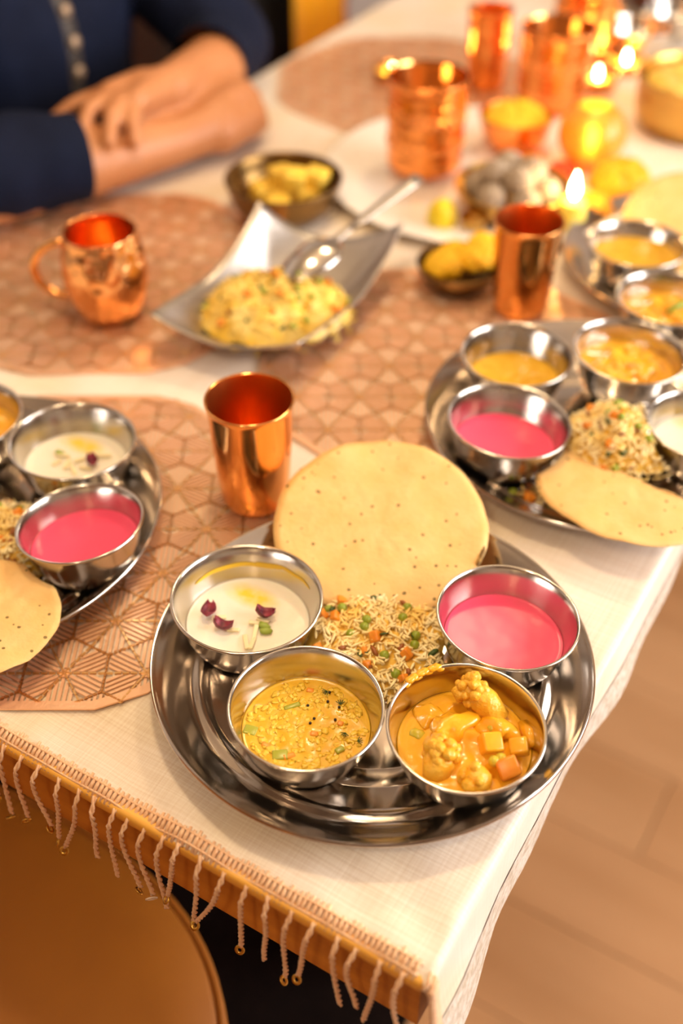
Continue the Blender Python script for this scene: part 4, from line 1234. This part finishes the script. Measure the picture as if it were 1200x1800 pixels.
# ------------------------------------------------------------------ other bowls on the table
p = U(500, 372, 0.0); bb = (p.x, p.y)
bowl_generic('dark_brass_bowl', 'dark brass bowl of yellow sponge cubes behind the serving dish', M['brass_dark'], bb[0], bb[1], ZC, 0.066, 0.046, 0.66)
random.seed(12)
CUBES = {}
for k, (dx, dy, dz, rz) in enumerate(((0.0, 0.0, 0.020, 0.2), (0.024, 0.010, 0.024, 0.7), (-0.026, -0.004, 0.022, 1.1), (0.004, 0.028, 0.024, 0.4), (0.008, -0.026, 0.022, 0.9), (0.012, 0.004, 0.044, 0.5), (-0.010, 0.010, 0.040, 1.0), (0.030, 0.022, 0.042, 0.1))):
    o = obj('sponge_cube', MB().box((0, 0, 0), (0.025, 0.025, 0.021), bev=0.003), M['dhokla'], None, (bb[0]+dx, bb[1]+dy, ZC+dz), (0.12*(k % 3-1), 0.1*(k % 2), rz))
    tag(o, 'x', 'snack', 'yellow sponge cubes'); CUBES.setdefault(k > 4, []).append(o)
order_labels(CUBES[False], 'yellow sponge cube low in the dark brass bowl, {}')
order_labels(CUBES[True], 'yellow sponge cube atop the pile in the dark brass bowl, {}')
p = U(805, 494, 0.0); mb2 = (p.x, p.y)
bowl_generic('dark_brass_bowl', 'small dark brass bowl of yellow marigold heads beside the copper tumbler', M['brass_dark'], mb2[0], mb2[1], ZC, 0.044, 0.026, 0.6)
e1 = Vector((rt.x, rt.y, 0)); e2 = Vector((-rt.y, rt.x, 0))
for k, (a, b, z, r) in enumerate(((-0.018, -0.008, 0.014, 0.026), (0.016, 0.004, 0.016, 0.024), (0.026, 0.024, 0.022, 0.022), (-0.004, 0.022, 0.016, 0.020))):
    q_ = Vector((mb2[0], mb2[1], 0))+e1*a+e2*b
    flower('marigold', ('large yellow marigold head at the left of the small dark brass bowl', 'yellow marigold head in the middle of the small dark brass bowl', 'yellow marigold head highest at the right of the small dark brass bowl', 'yellow marigold head at the back of the small dark brass bowl')[k], M['marigold'], q_.x, q_.y, ZC+z, r, 20+k, n=60, group='yellow marigolds in the brass bowl')
p = U(1222, 215, 0.0)
bowl_generic('big_brass_bowl', 'big straight-sided brass bowl of yellow food at the right picture edge', M['brass'], p.x, p.y, ZC, 0.085, 0.066, 0.9)
heap('yellow_rice_heap', 'bright yellow rice heaped in the big brass bowl', 'rice', M['rice_yellow'], p.x, p.y, ZC+0.042, 0.076, 0.026, 9, 130, 0.007)
for k, (px, py, r, lab) in enumerate(((1118, 92, 0.050, 'steel bowl with bright glints left of its neighbour at the far end'), (1185, 62, 0.050, 'steel bowl with bright glints at the far right top edge'))):
    p = U(px, py, 0.0)
    bowl_generic('far_steel_bowl', lab, M['steel_ham'] if 'steel_ham' in M else M['steel'], p.x, p.y, ZC, r, 0.042, 0.68)
p = U(1120, 18, 0.0); bowl_generic('dark_copper_bowl', 'wide dark copper serving bowl at the top right edge', M['dark_red'], p.x+0.03, p.y+0.06, ZC, 0.10, 0.07, 0.6)

# ------------------------------------------------------------------ chairs
def sgn_pow(c_, e): return math.copysign(abs(c_)**e, c_)
def se_outline(a, b, n, m_=96): return [(a*sgn_pow(math.cos(2*PI*k/m_), 2/n), b*sgn_pow(math.sin(2*PI*k/m_), 2/n)) for k in range(m_)]
def cushion(a, b, n, z0, z1, crown=0.01):
    m_ = MB(); ol = se_outline(a, b, n); N = len(ol); v, f = [], []
    rings = [(0.90, z0), (0.985, z0+0.006), (1.0, z0+0.02), (1.0, z1-0.022), (0.985, z1-0.008), (0.955, z1)]+[(s_, z1+crown*(1-s_**2)) for s_ in (0.8, 0.6, 0.4, 0.2)]
    for s_, z in rings: v += [(p_[0]*s_, p_[1]*s_, z) for p_ in ol]
    for i in range(len(rings)-1):
        for j in range(N): f.append((i*N+j, i*N+(j+1) % N, (i+1)*N+(j+1) % N, (i+1)*N+j))
    f.append(tuple(range((len(rings)-1)*N, len(rings)*N))); f.append(tuple(reversed(range(N))))
    return m_.add(v, f)
def chair(label, x, y, rz, mm, seat_z=-0.272, a=0.27, b=0.25, back_h=0.36, legm='dark_leg', n=2.45, wrap=0.35, seatm=None):
    """seat faces +y; backrest behind it"""
    t = thing('dining_chair', label, 'chair', (x, y, FZ), (0, 0, rz))
    sz_ = seat_z-FZ
    obj('seat', cushion(a, b, n, sz_-0.11, sz_), seatm or mm, t)
    ol = se_outline(a*0.985, b*0.985, n)
    obj('piping', MB().tube([(p_[0], p_[1], sz_-0.006) for p_ in ol+ol[:1]], 0.0035, 8), mm, t)
    bk, g2 = [], 20
    m_ = MB(); v, f = [], []
    for j in range(9):
        for i in range(g2+1):
            an = PI+wrap+(PI-2*wrap)*i/g2
            zz = sz_+0.02+back_h*j/8*(1-0.06*abs(math.cos(an))**4)
            rr = 1.0+0.10*j/8
            for th_ in (0, 1):
                k_ = rr-(0.16 if th_ else 0.0)*(1-0.3*j/8)
                v.append((a*1.02*k_*math.cos(an), b*1.12*k_*math.sin(an), zz))
    W_ = (g2+1)*2
    for j in range(8):
        for i in range(g2):
            p0 = j*W_+i*2
            f.append((p0, p0+2, p0+2+W_, p0+W_)); f.append((p0+3, p0+1, p0+1+W_, p0+3+W_))
    for i in range(g2):
        p0 = 8*W_+i*2; f.append((p0, p0+2, p0+3, p0+1)); p0 = i*2; f.append((p0+1, p0+3, p0+2, p0))
    for j in range(8):
        p0 = j*W_; f.append((p0, p0+W_, p0+W_+1, p0+1)); p0 = j*W_+g2*2; f.append((p0+1, p0+1+W_, p0+W_, p0))
    obj('backrest', m_.add(v, f), mm, t)
    for sx in (-1, 1):
        for sy in (-1, 1):
            obj('leg', MB().tube([(sx*a*0.72, sy*b*0.72, sz_-0.10), (sx*a*0.82, sy*b*0.82, 0.0043)], [0.018, 0.011], 12), M[legm], t)
    return t
chair('tan-brown upholstered dining chair pushed under the fringed front edge', -0.405, -0.166, 0.0, M['leather'])
chair('dark tan dining chair the person in navy sits on', -1.10, 0.80, -PI/2, mat('dark_tan_leather', (0.05, 0.012, 0.004), 0.6), seat_z=-0.30, a=0.33, back_h=0.50)
ck = chair('black dining chair with a red seat beyond the person in navy', -0.98, 1.63, -PI/2, M['black_fabric'], seat_z=-0.27, back_h=0.44, a=0.27, wrap=0.95, seatm=M['red_cloth'])
sb = thing('sideboard', 'dark red-brown wooden sideboard against the left wall behind the person', 'sideboard', (-1.585, 1.40, FZ))
M['sideboard'] = wood_material('dark_sideboard_wood', (0.030, 0.007, 0.003), (0.055, 0.015, 0.006), (40, 3, 3))
obj('carcass', MB().box((0, 0, 0.40), (0.29, 1.30, 0.66), bev=0.004), M['sideboard'], sb)
obj('board', MB().box((0.002, 0, 0.745), (0.315, 1.34, 0.025), bev=0.004), M['sideboard'], sb)
for k in range(3):
    dr_ = obj('door', MB().box((0.152, -0.43+0.43*k, 0.40), (0.018, 0.41, 0.60), bev=0.003), M['sideboard'], sb)
    obj('knob', MB().blob((0.168, -0.43+0.43*k+0.16, 0.45), (0.010, 0.012, 0.012), 2), M['brass_dark'], dr_)
for sy in (-1, 1):
    for sx in (-1, 1):
        obj('leg', MB().box((sx*0.11, sy*0.58, 0.035), (0.04, 0.04, 0.07)), M['sideboard'], sb, smooth=False)
# yellow shawl hanging over that chair's near side
sh = MB(); v, f = [], []
nx_, ny_ = 40, 30
for j in range(ny_+1):
    for i in range(nx_+1):
        s_, t_ = i/nx_, j/ny_
        yy = 1.594+0.186*s_
        xx = -1.150+0.008*math.sin(s_*23)+0.004*math.sin(s_*41+t_*2)
        v.append((xx, yy, 0.20-0.455*t_))
f = [(j*(nx_+1)+i, j*(nx_+1)+i+1, (j+1)*(nx_+1)+i+1, (j+1)*(nx_+1)+i) for j in range(ny_) for i in range(nx_)]
shl = obj('yellow_shawl', sh.add(v, f), M['yellow_cloth'])
shl.modifiers.new('solid', 'SOLIDIFY').thickness = 0.003
v = [(-1.146+0.004*math.sin(k*0.9), 1.781+0.012*q, 0.20-0.455*k/24) for k in range(25) for q in (0, 1)]
eb = obj('red_edge', MB().add(v, [(2*k, 2*k+1, 2*k+3, 2*k+2) for k in range(24)]), M['red_cloth'], shl)
eb.modifiers.new('solid', 'SOLIDIFY').thickness = 0.003
tag(shl, 'bright yellow silk shawl with a red edge hanging beside the far left table edge', 'shawl')

# ------------------------------------------------------------------ the person in navy, forearms crossed on the table
def capsules(segs, n=16):
    m_ = MB()
    for a, ra, b, rb_ in segs:
        a, b = Vector(a), Vector(b)
        d = (b-a); L_ = d.length
        if L_ < 1e-6: m_.blob(a, ra, 3); continue
        q = Vector((0, 0, 1)).rotation_difference(d.normalized()).to_matrix()
        pr = [(0, -ra)]+[(ra*math.cos(t_), ra*math.sin(t_)) for t_ in np.linspace(-PI/2, 0, 7)[1:]]
        pr += [(rb_*math.cos(t_), L_+rb_*math.sin(t_)) for t_ in np.linspace(0, PI/2, 7)[:-1]]+[(0, L_+rb_)]
        m_.lathe(pr, n, a, np.array(q))
    return m_
def fuse(name, mb_, voxel, smooth_it, parent, m, cut=None):
    """melt overlapping volumes into one continuous skin"""
    me = mb_.mesh(name)
    o = bpy.data.objects.new(name, me); C.objects.link(o)
    r = o.modifiers.new('remesh', 'REMESH'); r.mode = 'VOXEL'; r.voxel_size = voxel; r.use_smooth_shade = True
    s_ = o.modifiers.new('smooth', 'SMOOTH'); s_.iterations = smooth_it; s_.factor = 0.5
    dg = bpy.context.evaluated_depsgraph_get(); dg.update()
    me2 = bpy.data.meshes.new_from_object(o.evaluated_get(dg))
    bpy.data.objects.remove(o); bpy.data.meshes.remove(me)
    me2.name = name
    return obj(name, me2, m, parent)
pers = thing('person', 'person in a navy kurta sitting with bare forearms crossed on the table', 'person', (-1.10, 0.80, FZ))
def Lp(p): return (p[0]+1.10, p[1]-0.80, p[2]-FZ)
def LS(segs): return [(Lp(a), ra, Lp(b), rb_) for a, ra, b, rb_ in segs]
RE, RW = (-0.862, 0.478, 0.046), (-0.756, 0.742, 0.036)      # right elbow, wrist
LE, LW = (-0.842, 0.968, 0.050), (-0.790, 0.778, 0.080)
body = [
    ((-1.10, 0.72, -0.17), 0.095, (-1.10, 0.88, -0.17), 0.095), ((-1.09, 0.80, -0.15), 0.12, (-1.08, 0.80, 0.08), 0.125),
    ((-1.08, 0.73, 0.14), 0.105, (-1.08, 0.87, 0.14), 0.105), ((-1.08, 0.65, 0.27), 0.055, (-1.08, 0.95, 0.27), 0.055),
    ((-1.075, 0.80, 0.27), 0.058, (-1.045, 0.80, 0.385), 0.054),
    ((-1.09, 0.71, -0.20), 0.085, (-0.67, 0.69, -0.195), 0.062), ((-1.09, 0.89, -0.20), 0.085, (-0.67, 0.91, -0.195), 0.062),
    ((-0.67, 0.69, -0.20), 0.060, (-0.70, 0.69, -0.66), 0.040), ((-0.67, 0.91, -0.20), 0.060, (-0.70, 0.91, -0.66), 0.040),
    ((-0.71, 0.69, -0.700), 0.038, (-0.55, 0.67, -0.713), 0.030), ((-0.71, 0.91, -0.700), 0.038, (-0.55, 0.93, -0.713), 0.030),
    # head: skull, face, jaw, nose, ears, brows, lips
    ((-1.045, 0.80, 0.485), 0.088, (-1.025, 0.80, 0.475), 0.080), ((-1.000, 0.80, 0.430), 0.055, (-0.985, 0.80, 0.395), 0.036),
    ((-0.948, 0.80, 0.475), 0.009, (-0.930, 0.80, 0.443), 0.013), ((-1.04, 0.712, 0.475), 0.012, (-1.035, 0.713, 0.445), 0.010),
    ((-1.04, 0.888, 0.475), 0.012, (-1.035, 0.887, 0.445), 0.010), ((-0.952, 0.770, 0.492), 0.008, (-0.945, 0.83, 0.492), 0.008),
    ((-0.950, 0.785, 0.415), 0.008, (-0.950, 0.815, 0.415), 0.008),
    # arms
    ((-1.08, 0.62, 0.25), 0.052, RE, 0.040), ((-1.08, 0.98, 0.25), 0.052, LE, 0.040),
    (RE, 0.041, (-0.812, 0.590, 0.044), 0.042), ((-0.812, 0.590, 0.044), 0.042, RW, 0.029),
    (LE, 0.041, (-0.814, 0.890, 0.058), 0.042), ((-0.814, 0.890, 0.058), 0.042, LW, 0.028),
    # right hand: a loosely closed hand beside the other elbow
    (RW, 0.028, (-0.735, 0.800, 0.040), 0.030), ((-0.728, 0.790, 0.034), 0.026, (-0.716, 0.838, 0.036), 0.021), ((-0.742, 0.790, 0.048), 0.024, (-0.738, 0.842, 0.058), 0.020),
    # left hand laid over the right forearm
    (LW, 0.028, (-0.796, 0.735, 0.086), 0.026), ((-0.806, 0.750, 0.088), 0.022, (-0.812, 0.695, 0.095), 0.016), ((-0.786, 0.750, 0.088), 0.022, (-0.776, 0.700, 0.095), 0.016),
]
# fingers of the right hand, curled in
for k, (x, z) in enumerate(((-0.712, 0.022), (-0.716, 0.038), (-0.724, 0.053), (-0.736, 0.064))):
    a = (x, 0.838, z); b = (x-0.006, 0.868, z-0.002); c_ = (x-0.026, 0.874, z-0.004); d_ = (x-0.040, 0.858, z-0.005)
    r = (0.0095, 0.0100, 0.0102, 0.0095)[k]
    body += [(a, r*1.1, b, r), (b, r, c_, r*0.95), (c_, r*0.95, d_, r*0.85)]
body += [((-0.752, 0.795, 0.052), 0.014, (-0.768, 0.832, 0.066), 0.012), ((-0.768, 0.832, 0.066), 0.012, (-0.764, 0.866, 0.064), 0.0105)]
# fingers of the left hand, spread over the forearm
for k, pts in enumerate((((-0.820, 0.694, 0.094), (-0.838, 0.660, 0.090), (-0.850, 0.634, 0.078)),
                         ((-0.806, 0.690, 0.097), (-0.806, 0.652, 0.094), (-0.797, 0.622, 0.078)),
                         ((-0.790, 0.692, 0.097), (-0.778, 0.656, 0.092), (-0.763, 0.630, 0.074)),
                         ((-0.776, 0.698, 0.094), (-0.758, 0.668, 0.086), (-0.744, 0.652, 0.068)))):
    r = (0.0098, 0.0102, 0.0100, 0.0088)[k]
    body += [(pts[0], r*1.12, pts[1], r), (pts[1], r, pts[2], r*0.82)]
body += [((-0.818, 0.760, 0.084), 0.014, (-0.846, 0.722, 0.080), 0.0115), ((-0.846, 0.722, 0.080), 0.0115, (-0.862, 0.690, 0.074), 0.0095)]
fuse('body', capsules(LS(body)), 0.0046, 4, pers, M['skin'])
kur = [
    ((-1.10, 0.70, -0.17), 0.115, (-1.10, 0.90, -0.17), 0.115), ((-1.09, 0.76, -0.15), 0.140, (-1.075, 0.76, 0.10), 0.138), ((-1.09, 0.84, -0.15), 0.140, (-1.075, 0.84, 0.10), 0.138),
    ((-1.08, 0.72, 0.14), 0.125, (-1.08, 0.88, 0.14), 0.125), ((-1.08, 0.64, 0.265), 0.070, (-1.08, 0.96, 0.265), 0.070), ((-1.07, 0.80, 0.27), 0.072, (-1.058, 0.80, 0.335), 0.064),
    ((-1.08, 0.61, 0.25), 0.072, (-0.88, 0.470, 0.066), 0.064), ((-0.88, 0.470, 0.066), 0.064, (-0.802, 0.604, 0.056), 0.053),
    ((-1.08, 0.97, 0.25), 0.072, (-0.852, 0.976, 0.068), 0.058), ((-0.852, 0.976, 0.068), 0.058, (-0.830, 0.915, 0.062), 0.051),
    ((-1.09, 0.70, -0.19), 0.100, (-0.80, 0.69, -0.190), 0.080), ((-1.09, 0.90, -0.19), 0.100, (-0.80, 0.91, -0.190), 0.080),
]
kobj = fuse('kurta', capsules(LS(kur), 24), 0.007, 3, pers, M['navy'])
# flat cut cuffs: slice the rounded sleeve ends away
bm = bmesh.new(); bm.from_mesh(kobj.data)
for e0, e1, e2 in (((-0.88, 0.470, 0.066), (-0.802, 0.604, 0.056), 0.012), ((-0.852, 0.976, 0.068), (-0.830, 0.915, 0.062), 0.008)):
    d = (Vector(e1)-Vector(e0)).normalized(); pt = Vector(e1)+d*e2
    near_ = [v for v in bm.verts if (v.co-Vector(Lp(e1))).length < 0.12]
    fs = {f for v in near_ for f in v.link_faces}; es = {e for f in fs for e in f.edges}; vs2 = {v for f in fs for v in f.verts}
    bmesh.ops.bisect_plane(bm, geom=list(vs2)+list(es)+list(fs), plane_co=Lp(pt), plane_no=d, clear_outer=True)
# folds in the cloth
for v in bm.verts:
    c0 = v.co
    v.co = c0+v.normal*(0.006*noise.noise(Vector((c0.x*9, c0.y*16, c0.z*7)))+0.003*noise.noise(Vector((c0.x*30, c0.y*30, c0.z*14))))
bm.to_mesh(kobj.data); bm.free()
kobj.data.polygons.foreach_set('use_smooth', [True]*len(kobj.data.polygons))
# keep the sleeves off the table top
for v in kobj.data.vertices:
    X = v.co.x-1.10
    if X > -0.90 and v.co.z+FZ < 0.002 and v.co.z+FZ > -0.09: v.co.z = -FZ+0.002
kobj.data.update()
tr = [((-1.09, 0.71, -0.20), 0.094, (-0.67, 0.69, -0.195), 0.070), ((-1.09, 0.89, -0.20), 0.094, (-0.67, 0.91, -0.195), 0.070),
      ((-0.67, 0.69, -0.20), 0.069, (-0.70, 0.69, -0.60), 0.055), ((-0.67, 0.91, -0.20), 0.069, (-0.70, 0.91, -0.60), 0.055), ((-1.10, 0.73, -0.18), 0.10, (-1.10, 0.87, -0.18), 0.10)]
fuse('trousers', capsules(LS(tr)), 0.010, 3, pers, M['trousers'])
hr = MB(); hv, hf = ico(4)
keep = [i for i in range(len(hv)) if hv[i][2] > -0.15+0.75*max(0, hv[i][0])+0.1 or hv[i][0] < -0.35]
ks = set(keep); idx = {a: b for b, a in enumerate(keep)}
hr.add([Lp((-1.043+0.099*hv[i][0]*(1+0.02*noise.noise(Vector(hv[i]*9))), 0.80+0.096*hv[i][1], 0.487+0.099*hv[i][2])) for i in keep], [tuple(idx[a] for a in f_) for f_ in hf if all(a in ks for a in f_)])
ho = obj('hair', hr, M['hair'], pers); ho.modifiers.new('solid', 'SOLIDIFY').thickness = 0.008
for sy in (-1, 1):
    ey = obj('eye', MB().blob(Lp((-0.957, 0.80+sy*0.031, 0.474)), 0.0105, 3), M['eye'], pers)
    obj('iris', MB().blob(Lp((-0.9500, 0.80+sy*0.031, 0.474)), (0.0040, 0.0048, 0.0048), 2), M['iris'], ey)
    obj('shoe', MB().blob(Lp((-0.62, 0.80+sy*0.115, FZ+0.0455)), (0.125, 0.047, 0.040), 3), M['dark_leg'], pers)
# placket with its buttons, laid on the chest by looking for the cloth's surface
dg = bpy.context.evaluated_depsgraph_get(); dg.update()
pl_pts = []
for k in range(40):
    z = -0.06+0.36*k/39
    org = Vector(Lp((-0.5, 0.781, z)))
    ok, hit, nrm, _ = kobj.ray_cast(org, Vector((-1, 0, 0)))
    if ok and hit.x < 1.10-0.86: pl_pts.append((hit, nrm))
pv, pf = [], []
for k, (h, n_) in enumerate(pl_pts):
    sd_ = Vector((0, 1, 0))
    for q_, o_ in ((-0.013, 0.001), (-0.011, 0.004), (0.011, 0.004), (0.013, 0.001)):
        pv.append((h+Vector((o_, 0, 0))+sd_*q_)[:])
for k in range(len(pl_pts)-1):
    for q_ in range(3): pf.append((k*4+q_, k*4+q_+1, k*4+5+q_, k*4+4+q_))
plk = obj('placket', MB().add(pv, pf), M['placket'], kobj)
for z in (0.030, 0.066, 0.104, 0.142, 0.182, 0.222):
    h, n_ = min(pl_pts, key=lambda a: abs(a[0].z+FZ-z))
    obj('button', MB().blob((h.x+0.007, h.y, h.z), (0.0045, 0.0095, 0.0095), 2), M['button'], kobj)
